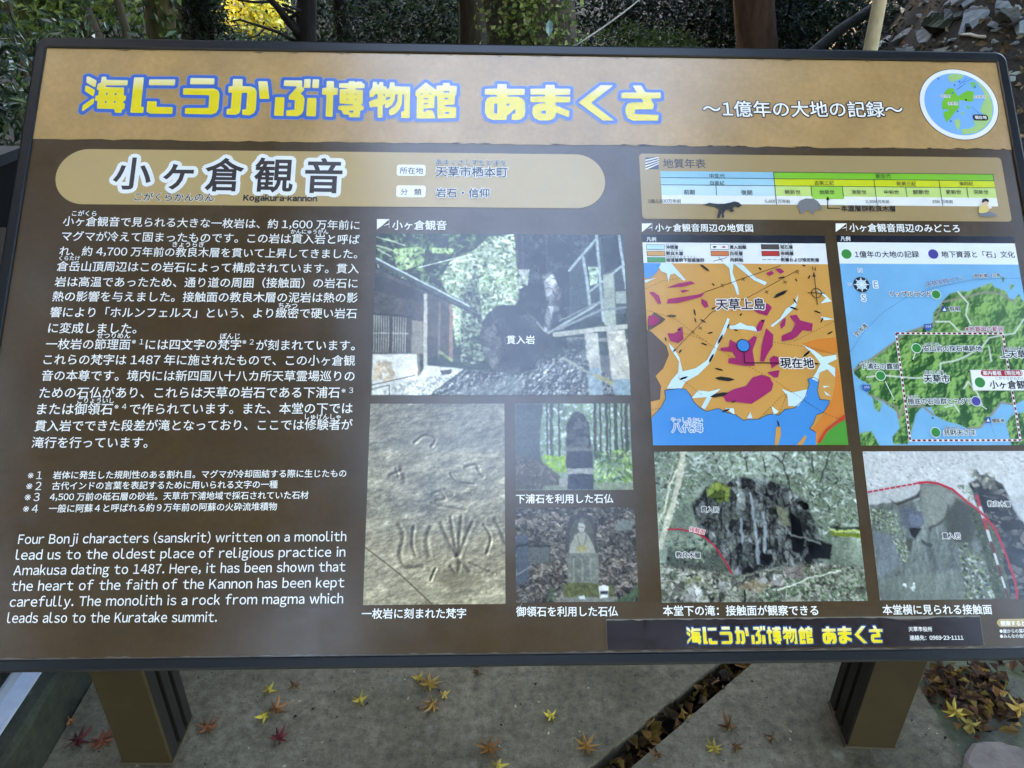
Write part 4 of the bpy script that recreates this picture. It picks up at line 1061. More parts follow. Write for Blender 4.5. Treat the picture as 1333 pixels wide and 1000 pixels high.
rz.line([c9(90, 560), c9(150, 470), c9(230, 390), c9(330, 325), c9(450, 285), c9(610, 250), c9(740, 243), c9(850, 243)], 0.0007, (64, 100, 140), 3, dash=(0.002, 0.0015))
rz.line([c9(240, 690), c9(280, 772)], 0.0012, (214, 220, 214), 3); rz.line([c9(372, 560), c9(358, 598)], 0.0012, (214, 220, 214), 3); rz.line([c9(640, 785), c9(684, 812)], 0.0012, (214, 220, 214), 3)
rz.line([c9(695, 870), c9(720, 940)], 0.0006, (70, 100, 130), 3, dash=(0.002, 0.0015))
for x, y in ((280, 772), (358, 598), (684, 812), (445, 848), (490, 352)): rz.disc(c9(x, y), 0.0013, (30, 40, 36), 4, 10)
cc = c9(136, 270)
rz.disc(cc, 0.0122, (40, 50, 58), 3, 36); rz.disc(cc, 0.0078, (176, 208, 228), 4, 30)
for t in range(4):
    a = t * math.pi / 4; d = np.array([math.cos(a), math.sin(a)]) * 0.0105
    rz.line([cc - d, cc + d], 0.0013, (232, 238, 240), 5)
for s, x, y in (("N", 130, 208), ("S", 145, 328), ("W", 84, 270), ("E", 197, 270)): rz.text(s, c9(x - 8, y), c9(x + 8, y), (90, 130, 170), 5, mid=0.34, out=((226, 236, 242), 0.12))
GR = (48, 134, 62)
for x, y, c in ((459, 313, GR), (374, 546, GR), (218, 665, GR), (457, 910, GR), (632, 776, (74, 70, 150))):
    rz.disc(c9(x, y), 0.0076, (214, 226, 220), 5, 28); rz.disc(c9(x, y), 0.0065, c, 6, 28)
def lab(s, x0, x1, y, y2=None, col=(40, 46, 50), bold=0.014, out=0.09): rz.text(s, c9(x0, y), c9(x1, y if y2 is None else y2), col, 7, bold=bold, out=((228, 234, 232), out))
lab("リップルランド", 258, 435, 311); lab("有明", 515, 560, 376); lab("※地質図の範囲", 585, 748, 463, col=(150, 50, 84)); lab("安山岩の採石場跡地", 402, 655, 548); lab("下浦石の露頭", 130, 298, 625)
lab("天草市", 405, 515, 678, bold=0.02); lab("棚底の石垣群とコグリ", 335, 610, 776); lab("弁財天さま", 490, 628, 911); lab("棚底港", 700, 752, 860); lab("上天草市", 735, 880, 572, bold=0.02)
lab("至 松島・三角", 622, 735, 234, 230, bold=0.01); lab("天草宝島ライン", 415, 575, 272, 240, col=(58, 92, 160), bold=0.008, out=0.05); lab("至 本渡", 108, 155, 490, 445, bold=0.008)
for s, x0, x1, y in (("あんざんがん", 408, 475, 527), ("したうらいし", 132, 200, 605), ("あまくさし", 408, 500, 650), ("たなそこ", 335, 385, 755), ("べんざいてん", 492, 560, 890), ("かみあまくさし", 740, 860, 548)): lab(s, x0, x1, y, bold=0, out=0.08)
for x, y in ((494, 378), (683, 857)): rz.rect(c9(x - 12, y - 12), c9(x + 12, y + 12), (44, 74, 150), 7); rz.poly([c9(x - 8, y + 7), c9(x, y - 8), c9(x + 8, y + 7)], (230, 234, 240), 8)
for s, x, y in (("324", 424, 455), ("266", 157, 718)):
    rz.poly([c9(x + a, y + b) for a, b in ((-19, -14), (19, -14), (15, 8), (0, 19), (-15, 8))], (54, 100, 170), 7); rz.text(s, c9(x - 12, y - 3), c9(x + 12, y - 3), WHITE, 8, mid=0.34)
a, b = c9(605, 640), c9(605, 732); 
rz.rect((c9(600, 640)[0] + 0.001, a[1]), (1.4968, c9(605, 730)[1]), (214, 214, 214), 9); rz.rect((c9(604, 644)[0] + 0.001, c9(605, 643)[1]), (1.496, c9(605, 727)[1]), (234, 236, 236), 10)
rz.rrect(c9(648, 642), c9(832, 668), 0.0038, (166, 32, 52), 11); rz.text("案内看板（現在地）", c9(658, 655), c9(826, 655), WHITE, 13, bold=0.015)
rz.disc(c9(646, 695), 0.0076, GR, 11, 28); rz.text("小ヶ倉観音", c9(688, 704), c9(880, 705), (36, 38, 44), 11, bold=0.02); rz.text("こがくらかんのん", c9(713, 677), c9(838, 678), (50, 52, 56), 11)
zone_obj(rz, "sightseeing_map", panel)
# ---------------------------------------------------------------- the five printed photographs
def photo(label, a, b, pic, texts, caption=None):
    z = Zone(); z.grid(a, b, pic.A, 1); texts(z)
    zone_obj(z, "photo", panel, None, label)

f1 = crop(460, 270, 3.508); a1, b1 = (0.5166, 0.3058), (0.8823, 0.5509)
p = Pic(a1, b1, 340, f1, (44, 54, 44), 21)
p.grain(0.5, 26)
p.blobs(900, [(95,122),(560,122),(560,330),(420,420),(95,330)], [(60,80,52),(30,40,32),(100,124,84),(24,30,26)], 2, 7, 0.45)
for P in ([(105,135),(160,150),(235,175)], [(105,175),(150,185),(205,212)], [(110,190),(170,225)], [(110,250),(125,310),(160,350),(210,335),(245,300)]): p.line(P, 6, (196, 200, 180), 0.8)
p.blobs(90, [(180,190),(330,180),(320,260),(200,300)], [(176,196,140),(140,168,110)], 2, 6, 0.4); p.blobs(40, [(360,185),(460,190),(450,215),(360,210)], [(170,190,130)], 2, 5, 0.4)
wht = [(400,330),(440,250),(560,190),(620,135),(735,122),(745,260),(800,300),(780,360),(740,450),(650,450),(590,520),(560,560),(470,640),(440,430)]
p.poly(wht, (150, 164, 132), 1, 3); p.blobs(1500, wht, [(214,224,200),(170,190,148),(112,134,92),(230,234,220),(70,88,62)], 1.3, 4, 0.5)
p.poly([(500,400),(560,280),(590,520),(600,720),(495,720)], (62, 70, 58), 0.85, 4); p.blobs(500, [(490,400),(570,280),(600,720),(490,720)], [(40,46,40),(110,124,100),(150,160,140)], 1.5, 4, 0.5)
p.poly([(740,122),(1240,122),(1230,330),(1000,560),(900,600),(830,480),(760,420)], (34, 38, 44), 1, 3)
p.crag([(740,122),(1110,122),(990,300),(985,560),(900,600),(820,480),(760,420)], 150, 22, 66, 3.0, 1, 1.5, 2, 0.9, 4, (0.95, 1, 1.08))
p.blobs(160, [(740,122),(1100,122),(990,560),(900,600),(760,420)], [(50,56,58),(26,28,34),(74,80,80)], 2, 7, 0.6)
for x in (745, 770, 880): p.line([(x, 125), (x + 6, 290)], 9, (92, 88, 78), 0.6)
p.blobs(60, [(755,285),(805,285),(795,360),(755,375)], [(190,196,184),(150,160,140)], 1.5, 5, 0.5); p.crag([(860,310),(905,292),(930,350),(915,470),(890,570),(868,570),(885,430)], 420, 96, 190, 1.5, 1, 1.4, 3, 0.9, 3); p.crag([(770,470),(820,500),(885,575),(840,565)], 420, 90, 176, 1.5, 1.4, 1, 4, 0.9, 3); p.crag([(920,350),(950,370),(945,470),(915,480)], 420, 60, 130, 1.5, 1, 1.4, 3, 0.8, 3)
rock = [(575,600),(610,490),(660,450),(740,450),(800,490),(870,575),(900,640),(900,720),(700,765),(630,745),(590,650)]
p.poly(rock, (46, 47, 50), 1, 1); p.crag(rock, 120, 26, 84, 3.0, 1, 1.3, 1); p.poly([(640,470),(740,460),(860,600),(820,720),(690,740),(700,600)], (38, 39, 44), 0.6, 6); p.blobs(80, [(580,590),(640,520),(690,640),(640,740),(600,690)], [(110,110,104),(84,84,80)], 2, 8, 0.4)
p.poly([(350,858),(520,740),(640,750),(760,765),(900,710),(1000,640),(1240,700),(1268,858)], (92, 94, 92), 1, 2)
p.blobs(900, [(350,858),(520,740),(760,765),(1000,640),(1268,858)], [(120,122,118),(64,66,66),(146,148,142),(48,50,52)], 1, 2.6, 0.6)
p.relief(vnoise(p.h, p.w, 5, 60, 3), 4.0, p.mask([(350,858),(520,740),(760,765),(1000,640),(1268,858)], 3))
p.poly([(430,858),(600,790),(800,770),(760,858)], (122, 126, 120), 0.6, 4)
p.poly([(95,270),(450,440),(455,600),(450,660),(300,700),(90,680)], (74, 68, 62), 1, 1); p.grain(0.25, 12, [(95,270),(450,440),(450,660),(90,680)])
p.poly([(95,300),(330,400),(330,440),(95,380)], (46, 42, 40), 0.8, 2)
for k in range(14): p.line([(96 + 11 * k, 495), (93 + 11 * k, 662)], 4.5, (176, 176, 166), 0.8)
p.line([(92, 575), (250, 578)], 5, (160, 160, 150)); p.line([(95, 488), (265, 500)], 8, (40, 38, 36)); p.line([(172, 490), (168, 670)], 10, (60, 56, 52))
p.poly([(268,515),(320,522),(318,668),(265,668)], (134, 126, 112), 1, 1); p.line([(330,400),(328,740)], 17, (176, 172, 158)); p.line([(395,440),(390,690)], 10, (110, 100, 88)); p.poly([(440,440),(456,450),(455,700),(435,700)], (150,120,100), .8)
p.poly([(88,672),(300,668),(300,790),(84,812)], (214, 212, 202), 1, 1); p.blobs(30, [(95,700),(190,700),(190,800),(90,800)], [(184,166,140),(196,180,156)], 3, 9, 0.4)
p.line([(296,665),(300,790)], 12, (120, 112, 98))
p.poly([(84,810),(300,770),(330,720),(505,738),(345,858),(80,858)], (206, 206, 198), 1, 1); p.blobs(260, [(230,800),(500,740),(350,858),(90,858)], [(228,228,222),(170,170,162),(140,140,134)], 1, 3, 0.5)
p.line([(84,812),(280,768)], 4, (70, 66, 60)); p.line([(84,832),(165,812),(165,858)], 4, (76, 72, 66)); p.poly([(395,745),(450,740),(445,762),(405,765)], (60,58,54), .9); p.line([(395,660),(450,700)], 14, (160,176,120), .7)
p.line([(105,243),(530,458)], 26, (70, 74, 72)); p.line([(108,236),(530,452)], 9, (172, 184, 180)); p.line([(105,275),(520,470)], 8, (40, 40, 38))
p.line([(300,275),(440,240),(590,203)], 5, (206, 212, 204))
p.poly([(985,300),(1110,140),(1235,122),(1245,480),(1130,500),(985,500)], (66, 72, 72), 1, 1)
for k in range(9): p.line([(995 + 10 * k, 290 - 12 * k), (998 + 9 * k, 500)], 3, (44, 50, 52), 0.7)
p.poly([(1060,240),(1110,150),(1140,340),(1080,370)], (40, 46, 50)); p.poly([(1130,145),(1215,130),(1235,260),(1150,300)], (36, 42, 46)); p.blobs(30, [(1070,270),(1120,270),(1115,350),(1080,360)], [(170,190,160)], 2, 6, 0.5)
for P, w in (([(1050,230),(1080,440)], 14), ([(1110,130),(1142,520)], 13), ([(1212,126),(1246,370)], 13), ([(1080,385),(1235,262)], 10), ([(985,290),(1110,142)], 12)): p.line(P, w, (148, 160, 160))
p.poly([(1140,310),(1190,300),(1200,545),(1145,540)], (150, 156, 140), 0.95, 1); p.poly([(1195,385),(1250,380),(1250,440),(1200,440)], (150,158,148), .9)
for P, w, c in (([(890,575),(1070,470),(1150,420)], 12, (140, 146, 140)), ([(930,560),(1130,470),(1250,455)], 12, (120, 126, 124)), ([(920,582),(1100,560),(1252,545)], 24, (156, 156, 144)), ([(980,600),(1250,610)], 18, (112, 112, 106)), ([(940,520),(1100,440)], 8, (112, 118, 116))): p.line(P, w, c)
p.poly([(1055,575),(1115,575),(1130,735),(1140,858),(1080,858),(1066,735)], (166, 164, 152), 1, 1); p.poly([(1155,565),(1240,560),(1268,780),(1268,858),(1190,858),(1170,700)], (182, 178, 164), 1, 1)
p.poly([(1066,735),(1128,735),(1140,858),(1080,858)], (124, 142, 150), 0.8); p.poly([(1182,785),(1264,785),(1268,858),(1190,858)], (118, 140, 152), 0.8); p.grain(0.2, 6, [(1055,575),(1268,560),(1268,858),(1080,858)])
p.blobs(120, [(950,600),(1060,600),(1080,760),(960,700)], [(60,66,64),(96,100,94),(40,44,44)], 1.5, 5, 0.35, 0.8)
p.line([(960,690),(1080,760),(1180,810)], 14, (140, 142, 128), 0.8); p.line([(1110,770),(1180,800)], 18, (146, 140, 90), 0.8)
p.warp(0.4, 12); p.grain(0.18, 30, None, 3, 1, 1, 9); p.finish(0.12, 5)
p.A = (p.A - 90) * 1.22 + 88
def tx(z):
    heading_icon(z, f1, 108, 55, 165, 103); z.text("小ヶ倉観音", f1(178, 82), f1(425, 83), WHITE, 2, bold=0.016)
    z.text("貫入岩", f1(700, 606), f1(828, 606), WHITE, 3, bold=0.012)
photo("printed photo of a rock between two temple buildings, marked in white characters", a1, b1, p, tx)

f2 = crop(460, 510, 3.226); a2, b2 = (0.5168, 0.5628), (0.7036, 0.8329)
p = Pic(a2, b2, 200, f2, (146, 139, 118), 22)
p.grain(0.22, 60); p.grain(0.30, 14, None, 4, 1.6, 0.7, 2); p.grain(0.22, 4, None, 3, 1.5, 1, 3)
p.poly([(30,600),(640,600),(640,900),(30,900)], (176, 160, 122), 0.25, 12); p.poly([(70,40),(640,40),(640,250),(70,250)], (104, 104, 100), 0.35, 14)
HG = (vnoise(p.h, p.w, 26, 3, 6, 1.3, 0.8) - 0.5) * 9 + (vnoise(p.h, p.w, 5, 4, 3, 1.6, 0.8) - 0.5) * 2.4
def groove(P, w=9, d=1.0):
    global HG
    G_ = [np.array(q, float) for q in ([P[0]] + list(P) + [P[-1]])]; P = [0.5 * (2 * G_[i] + (G_[i + 1] - G_[i - 1]) * t + (2 * G_[i - 1] - 5 * G_[i] + 4 * G_[i + 1] - G_[i + 2]) * t * t + (3 * G_[i] - G_[i - 1] - 3 * G_[i + 1] + G_[i + 2]) * t ** 3) for i in range(1, len(G_) - 2) for t in np.linspace(0, 1, 5)]
    Q = [p.pt(q) for q in P]; D = np.full(p.X.shape, 1e9)
    wob = (vnoise(p.h, p.w, 7, len(P) + int(P[0][0]), 3) - 0.5) * 3.0
    for q0, q1 in zip(Q, Q[1:]):
        e = q1 - q0; t = np.clip(((p.X - q0[0]) * e[0] + (p.Y - q0[1]) * e[1]) / (e @ e + 1e-12), 0, 1)
        D = np.minimum(D, np.hypot(p.X - q0[0] - e[0] * t, p.Y - q0[1] - e[1] * t))
    D = np.maximum(0, D + wob * 0.5); r_ = w * 0.22
    HG = HG - 2.5 * d * np.exp(-(D / r_) ** 2) + 0.7 * d * np.exp(-((D - r_ * 2.1) / r_) ** 2)
    p.paint(np.exp(-(D / r_) ** 2), (92, 84, 66), 0.6)
for P, w in (([(192,562),(210,605),(196,690),(222,738),(290,736)], 12), ([(255,570),(248,640),(262,690)], 9), ([(325,570),(308,625),(318,690)], 13), ([(368,552),(392,610),(432,690)], 11), ([(410,527),(420,600),(436,690)], 10), ([(455,525),(448,600),(441,690)], 10), ([(502,548),(470,620),(446,690)], 10),
    ([(330,470),(395,486),(470,497)], 10), ([(332,432),(365,420),(385,450),(350,458)], 9), ([(385,410),(420,430)], 7), ([(408,345),(440,380),(510,390)], 6), ([(470,318),(515,308),(530,340),(546,356)], 9), ([(258,215),(300,185),(345,200),(330,230)], 8), ([(200,320),(212,345),(216,378)], 13), ([(155,352),(200,332)], 9), ([(180,325),(192,360)], 7),
    ([(548,560),(578,615),(560,680)], 8), ([(595,535),(625,600),(638,640)], 11), ([(345,745),(325,792)], 7), ([(410,735),(435,765),(455,722),(490,755)], 11), ([(490,720),(590,765)], 7), ([(440,690),(445,720)], 12)): groove(P, w)
p.relief(HG, 0.26); p.A *= (1 + np.clip(np.gradient(HG, axis=1) * 0.14, -0.3, 0.3))[..., None]
p.poly([(330,792),(380,740),(420,760),(500,770),(560,800),(420,830)], (110, 100, 78), 0.45, 4)
p.line([(45,650),(130,715),(200,770),(330,892)], 5, (84, 70, 48), 0.9)
p.blobs(60, None, [(60,54,46)], 0.6, 1.3, 0.8); p.finish(0.07, 4)
photo("printed photo of sanskrit characters carved in pale rock", a2, b2, p, lambda z: z.text("一枚岩に刻まれた梵字", f2(36, 932), f2(473, 930), WHITE, 2, bold=0.014))

aa, ba = (0.7187, 0.5626), (0.8800, 0.6840)
p = Pic(aa, ba, 165, f2, (128, 146, 124), 23)
p.grain(0.4, 20); p.blobs(420, [(780,50),(1160,50),(1160,260),(780,260)], [(196,210,206),(150,176,140),(100,128,84),(222,230,228)], 1, 4, 0.5)
for x, w in ((830,14),(862,8),(1012,12),(1035,8),(1062,12),(1075,6),(1100,15),(1125,7),(1145,14),(812,8)): p.line([(x, 50), (x + 4, 270)], w, (52, 54, 50), 0.9)
p.blobs(260, [(1005,250),(1172,240),(1178,415),(1010,415)], [(132,176,70),(90,130,54),(190,206,150),(60,84,44)], 1.5, 5, 0.4); p.blobs(120, [(785,265),(890,270),(895,340),(800,340)], [(160,200,50),(120,160,50)], 1.5, 5, 0.4)
p.poly([(680,50),(800,50),(782,170),(790,290),(690,300),(680,412)], (66, 70, 70), 0.95, 2); p.poly([(680,260),(780,285),(860,350),(890,412),(680,412)], (76, 70, 64), 1, 2); p.blobs(240, [(680,270),(790,290),(880,412),(680,412)], [(46,44,42),(104,96,86),(136,126,112)], 1, 3, 0.4)
p.poly([(800,395),(1178,380),(1178,415),(800,415)], (130, 136, 116), 0.8, 1)
p.poly([(893,235),(897,135),(915,95),(940,82),(965,92),(988,128),(1000,235)], (64, 66, 68), 1, 0); p.grain(0.35, 7, [(895,235),(915,95),(965,92),(1000,235)])
p.poly([(890,228),(1005,230),(1005,250),(890,250)], (104, 104, 98)); p.poly([(895,250),(1005,250),(1005,325),(895,325)], (52, 52, 60)); p.poly([(892,322),(1010,322),(1010,346),(892,346)], (148, 148, 142)); p.poly([(900,346),(1009,346),(1009,411),(900,411)], (48, 50, 60)); p.poly([(862,365),(898,365),(894,402),(866,402)], (150, 148, 136))
p.crag([(895,235),(897,140),(915,97),(940,84),(965,94),(986,130),(998,235)], 260, 40, 92, 1.6, 1, 1, 8, 0.75, 1); p.warp(0.8, 8); p.finish(0.16, 6)
photo("printed photo of a dark upright stone in a forest", aa, ba, p, lambda z: z.text("下浦石を利用した石仏", f2(683, 450), f2(1090, 449), WHITE, 2, bold=0.014))

ab, bb = (0.7177, 0.7079), (0.8805, 0.8314)
p = Pic(ab, bb, 165, f2, (96, 86, 76), 24)
p.crag(np.ones((p.h, p.w)), 1300, 44, 150, 1.2, 1.4, 0.8, 3, 0.9, 0, (1.04, 0.98, 0.9)); p.grain(0.4, 24); p.blobs(700, None, [(128,112,98),(60,52,46),(158,148,136),(110,96,78),(44,40,38)], 1, 3, 0.4)
p.poly([(683,605),(735,598),(738,800),(683,815)], (74, 80, 88)); p.line([(683,650),(738,640)], 10, (30,32,36)); p.line([(683,770),(745,735)], 8, (120,124,128)); p.poly([(738,655),(825,648),(820,715),(738,725)], (88, 90, 86)); p.line([(738,650),(826,648)], 8, (40,40,38)); p.poly([(1095,560),(1130,535),(1178,545),(1165,580),(1105,585)], (112,116,110))
p.poly([(890,682),(892,575),(915,525),(958,503),(1000,520),(1022,580),(1025,682)], (62, 62, 62)); p.poly([(905,680),(908,590),(930,540),(960,524),(990,538),(1008,590),(1012,680)], (84, 82, 76))
p.poly([(902,682),(912,640),(930,605),(945,592),(975,592),(992,612),(1008,650),(1018,682)], (150, 150, 136)); p.poly([(935,655),(958,640),(985,655),(975,672),(940,672)], (150,142,80), .7, 1); p.poly([(942,572),(946,550),(958,528),(970,550),(975,572),(966,590),(950,590)], (172, 174, 164)); p.poly([(944,552),(958,530),(973,552)], (96,98,96)); p.line([(951,568),(966,568)], 3, (70,70,66)); p.line([(940,605),(950,640)], 4, (100,100,90)); p.line([(978,605),(970,640)], 4, (100,100,90))
p.poly([(898,678),(1030,678),(1030,818),(902,815)], (112, 114, 104)); p.grain(0.3, 6, [(898,678),(1030,678),(1030,818),(902,815)])
for x in (925, 960, 995): p.line([(x, 700), (x + 2, 790)], 6, (150, 152, 140), 0.6)
p.poly([(885,805),(950,800),(1090,812),(1100,862),(880,862)], (84, 88, 50), 1, 1); p.grain(0.4, 4, [(885,805),(1090,812),(1100,862),(880,862)]); p.poly([(875,860),(1098,862),(1095,884),(878,884)], (120, 122, 112))
p.poly([(1030,818),(1052,810),(1074,818),(1068,868),(1036,868)], (222, 224, 224)); p.poly([(1036,838),(1070,838),(1068,852),(1037,852)], (40, 44, 54)); p.poly([(948,862),(970,855),(975,870),(952,872)], (210,214,216))
for k in range(12): p.line([(1190 - 9 * k, 884), (1200 - 2 * k, 800 + 4 * k)], 4, (64, 92, 62), 0.8)
for k in range(6): p.line([(815 + 6 * k, 884), (825 + 3 * k, 820)], 4, (70, 90, 64), 0.7)
p.warp(0.7, 7); p.finish(0.14, 6)
photo("printed photo of a small seated stone figure on a pedestal", ab, bb, p, lambda z: z.text("御領石を利用した石仏", f2(684, 923), f2(1110, 922), WHITE, 2, bold=0.014))

f4 = crop(840, 580, 4.167); a4, b4 = (0.9114, 0.6313), (1.1893, 0.8334)
p = Pic(a4, b4, 275, f4, (112, 122, 110), 25)
p.grain(0.35, 30)
p.blobs(1500, [(40,30),(1120,30),(1170,500),(950,500),(850,250),(330,180),(80,560)], [(140,152,140),(84,94,80),(170,180,172),(58,66,56),(110,128,98)], 1, 4.5, 0.35)
p.blobs(220, [(240,30),(900,30),(900,150),(240,170)], [(186,194,190),(150,160,152)], 2, 8, 0.25, 0.5)
cliff = [(250,330),(330,230),(460,180),(620,170),(760,220),(880,320),(950,500),(960,640),(700,660),(500,710),(430,610),(380,545),(300,490)]
p.crag(cliff, 150, 34, 132, 4.0, 0.7, 1.5, 1, 1.0, 4, (0.96, 1.0, 0.98), 0.15)
p.crag(cliff, 700, 40, 150, 2.0, 0.8, 1.3, 2, 0.45, 4, (0.96, 1.0, 0.98), 0.3); p.grain(0.45, 40, cliff, 3, 0.7, 1.5)
R2 = np.random.default_rng(5)
for k in range(46):
    x, y = R2.uniform(300, 900), R2.uniform(210, 640)
    if x > 800 and y < 330: continue
    w, h = R2.uniform(18, 48), R2.uniform(40, 120); c = R2.uniform(60, 126)
    p.poly([(x, y), (x + w, y + R2.uniform(-16, 16)), (x + w * 0.9, y + h), (x - w * 0.1, y + h * 0.9)], (c * 0.95, c, c * R2.uniform(0.9, 1.08)), 0.22, 1); p.line([(x, y), (x - 4, y + h)], 5, (24, 26, 28), 0.8)
p.blobs(240, cliff, [(40,42,44),(120,126,124),(90,98,84)], 1.5, 5, 0.4, 0.6)
for P in ([(570,260),(582,330),(600,480),(612,640)], [(640,360),(650,470),(645,580)], [(520,400),(525,520)]): p.line(P, 16, (142, 150, 158), 0.75)
p.crag([(335,245),(380,190),(455,222),(448,300),(400,310),(335,280)], 500, 60, 130, 1.6, 1, 1, 5, 0.95, 2, (0.92, 1.05, 0.55)); p.poly([(370,200),(455,225),(450,250),(360,230)], (140,150,80), .55, 2)
for P in ([(780,350),(850,420),(855,580),(800,580),(790,450)], [(870,505),(960,520),(1010,540),(1005,620),(900,610)], [(620,590),(690,590),(680,650),(630,640)], [(480,560),(520,520),(530,570)], [(520,680),(560,650),(600,690),(540,720)]): p.poly(P, (18, 20, 22), 0.9, 1)
p.poly([(700,320),(770,350),(785,440),(730,430)], (110,112,92), .8, 1); p.line([(720,410),(800,490),(950,530)], 10, (134, 138, 134), 0.7)
gnd = [(80,640),(300,640),(480,710),(700,665),(960,640),(1190,660),(1210,850),(90,850)]
p.crag(gnd, 900, 60, 160, 1.5, 1.3, 0.8, 6, 0.9, 4, (1, 1, 0.93)); p.blobs(900, gnd, [(140,140,130),(80,82,76),(170,170,160),(96,108,84)], 1, 3.5, 0.5)
p.blobs(300, [(700,700),(1210,650),(1210,850),(600,850)], [(88,112,84),(130,150,126),(60,74,58)], 1, 4, 0.35)
p.poly([(120,560),(380,560),(470,690),(110,660)], (62, 66, 62), 0.7, 3); p.blobs(200, [(110,480),(330,500),(420,650),(110,640)], [(90,100,90),(44,48,46),(120,130,112)], 1.2, 3.5, 0.4)
p.poly([(500,770),(600,725),(700,740),(620,800)], (134,118,96), .6, 3)
for P, c in (([(676,745),(700,700),(735,700),(765,740),(740,760),(690,760)], (160, 158, 144)), ([(388,760),(410,732),(455,745),(460,775),(420,795)], (160, 166, 150)), ([(470,700),(500,650),(520,655),(515,710)], (110,118,122)), ([(215,790),(270,760),(310,790),(290,845),(220,845)], (170,172,160)), ([(750,660),(860,650),(860,720),(770,715)], (120,104,90)), ([(215,730),(300,708),(305,735),(240,750)], (122,130,70)), ([(600,720),(650,710),(665,750),(620,750)], (130,128,118))): p.poly(P, c, 1, 1); p.crag(P, 420, c[0] * 0.62, c[0] * 1.12, 1.5, 1.2, 1, int(c[0]), 0.7, 1)
p.poly([(60,570),(95,430),(140,300),(178,120),(190,33),(222,33),(205,150),(165,320),(120,470),(90,570)], (164, 164, 148), 1, 0); p.grain(0.2, 5, [(60,570),(178,120),(222,33),(90,570)]); p.line([(72,410),(100,350),(130,220),(175,130)], 11, (178, 176, 158)); p.line([(150,110),(120,240)], 6, (150,150,136))
for P in ([(690,50),(745,100),(775,180),(785,245)], [(740,90),(760,40)], [(900,60),(912,150)], [(1000,40),(970,130),(945,200)], [(640,60),(655,140)], [(540,60),(550,140)]): p.line(P, 7, (52, 54, 52), 0.85)
p.line([(1010,462),(1165,468)], 8, (170, 180, 90)); p.line([(1015,480),(1165,492)], 20, (98, 110, 46)); p.line([(1010,445),(1160,452)], 12, (40,44,38), .8)
p.line([(718,786),(880,722),(1062,676)], 7, (188, 192, 178)); p.line([(535,790),(540,845)], 10, (30,32,30)); p.line([(765,780),(765,830)], 4, (180,180,170))
p.warp(1.1, 9); p.finish(0.14, 6)
p.A = (p.A - 100) * 1.32 + 108
p.line([(122,455),(190,455),(260,470),(320,497),(380,550),(430,625),(470,695)], 8, (176, 24, 50))
def tx(z):
    z.text("貫入岩", f4(303, 346), f4(398, 349), (40, 44, 50), 3, bold=0.015, out=(WHITE, 0.08)); z.text("教良木層", f4(165, 592), f4(295, 596), (40, 44, 50), 3, bold=0.015, out=(WHITE, 0.08))
    z.text("接触面", f4(240, 452), f4(322, 471), (190, 40, 60), 3, bold=0.015, out=(WHITE, 0.08)); z.text("本堂下の滝：接触面が観察できる", f4(96, 896), f4(935, 894), WHITE, 2, bold=0.014)
photo("printed photo of a waterfall over dark rocks with a red line", a4, b4, p, tx)

f5 = crop(1110, 580, 3.704); a5, b5 = (1.2062, 0.6317), (1.4795, 0.8330)
p = Pic(a5, b5, 270, f5, (196, 200, 200), 26)
p.grain(0.08, 14); p.blobs(420, [(45,30),(850,30),(850,160),(45,250)], [(150,152,152),(228,230,230),(120,122,122)], 0.8, 2.6, 0.35, 0.7, 0.5)
p.poly([(45,215),(320,180),(330,260),(80,280)], (176, 178, 178), 0.8, 4)
main = [(325,180),(400,180),(470,205),(560,275),(612,320),(640,400),(690,560),(735,750),(132,750),(100,540),(80,285),(170,275),(320,260)]
p.poly(main, (104, 112, 108), 1, 2); p.grain(0.28, 50, main); p.grain(0.22, 10, main, 4, 0.8, 1.8, 4)
p.relief((vnoise(p.h, p.w, 40, 8, 6, 0.8, 1.6) - 0.5) * 14, 0.4, p.mask(main, 3))
p.poly([(325,190),(420,190),(520,250),(470,300),(400,400),(340,380)], (138, 142, 132), 0.7, 6); p.poly([(500,250),(600,320),(580,460),(520,480),(460,440),(440,330),(480,290)], (58, 60, 50), 0.85, 8)
p.poly([(100,420),(190,440),(240,560),(130,640)], (112, 122, 134), 0.6, 8); p.poly([(140,640),(500,600),(560,750),(140,750)], (124, 134, 124), 0.5, 8)
for P, c in (([(170,255),(215,280),(300,240),(325,215),(320,250),(215,290)], (50,50,48)), ([(220,290),(330,320),(340,380),(280,440),(240,380)], (88,94,106)), ([(270,400),(335,400),(300,450),(285,440)], (22,24,26)), ([(250,450),(290,445),(280,520),(265,500)], (72,76,70)), ([(330,455),(385,480),(370,490),(330,470)], (58,60,58)), ([(270,330),(330,340),(330,390),(280,390)], (104,112,128))): p.poly(P, c, 0.9, 1)
p.line([(460,290),(455,340),(430,370),(370,400)], 14, (66,68,62), .7)
p.blobs(300, [(85,300),(200,310),(280,520),(240,590),(180,430),(90,400)], [(160,180,140),(104,124,80),(200,208,190),(60,70,50)], 0.8, 2.2, 0.6); p.blobs(380, [(500,470),(560,470),(640,560),(720,740),(540,740),(520,560)], [(96,116,66),(60,72,46),(206,212,200),(140,156,110),(40,44,38)], 0.8, 2.8, 0.6)
p.blobs(160, [(560,330),(610,330),(690,600),(640,600)], [(70,84,50),(44,48,40),(104,112,84)], 1, 2.6, 0.5); p.blobs(8, [(240,650),(300,650),(300,710),(240,710)], [(228,232,230)], 1.5, 3, 0.7)
p.line([(450,600),(440,540),(460,490),(500,470),(580,480)], 4, (110, 112, 100), 0.7)
dk = [(560,180),(640,140),(720,190),(770,290),(826,380),(860,420),(860,750),(770,750),(735,600),(700,430),(640,340),(600,300)]
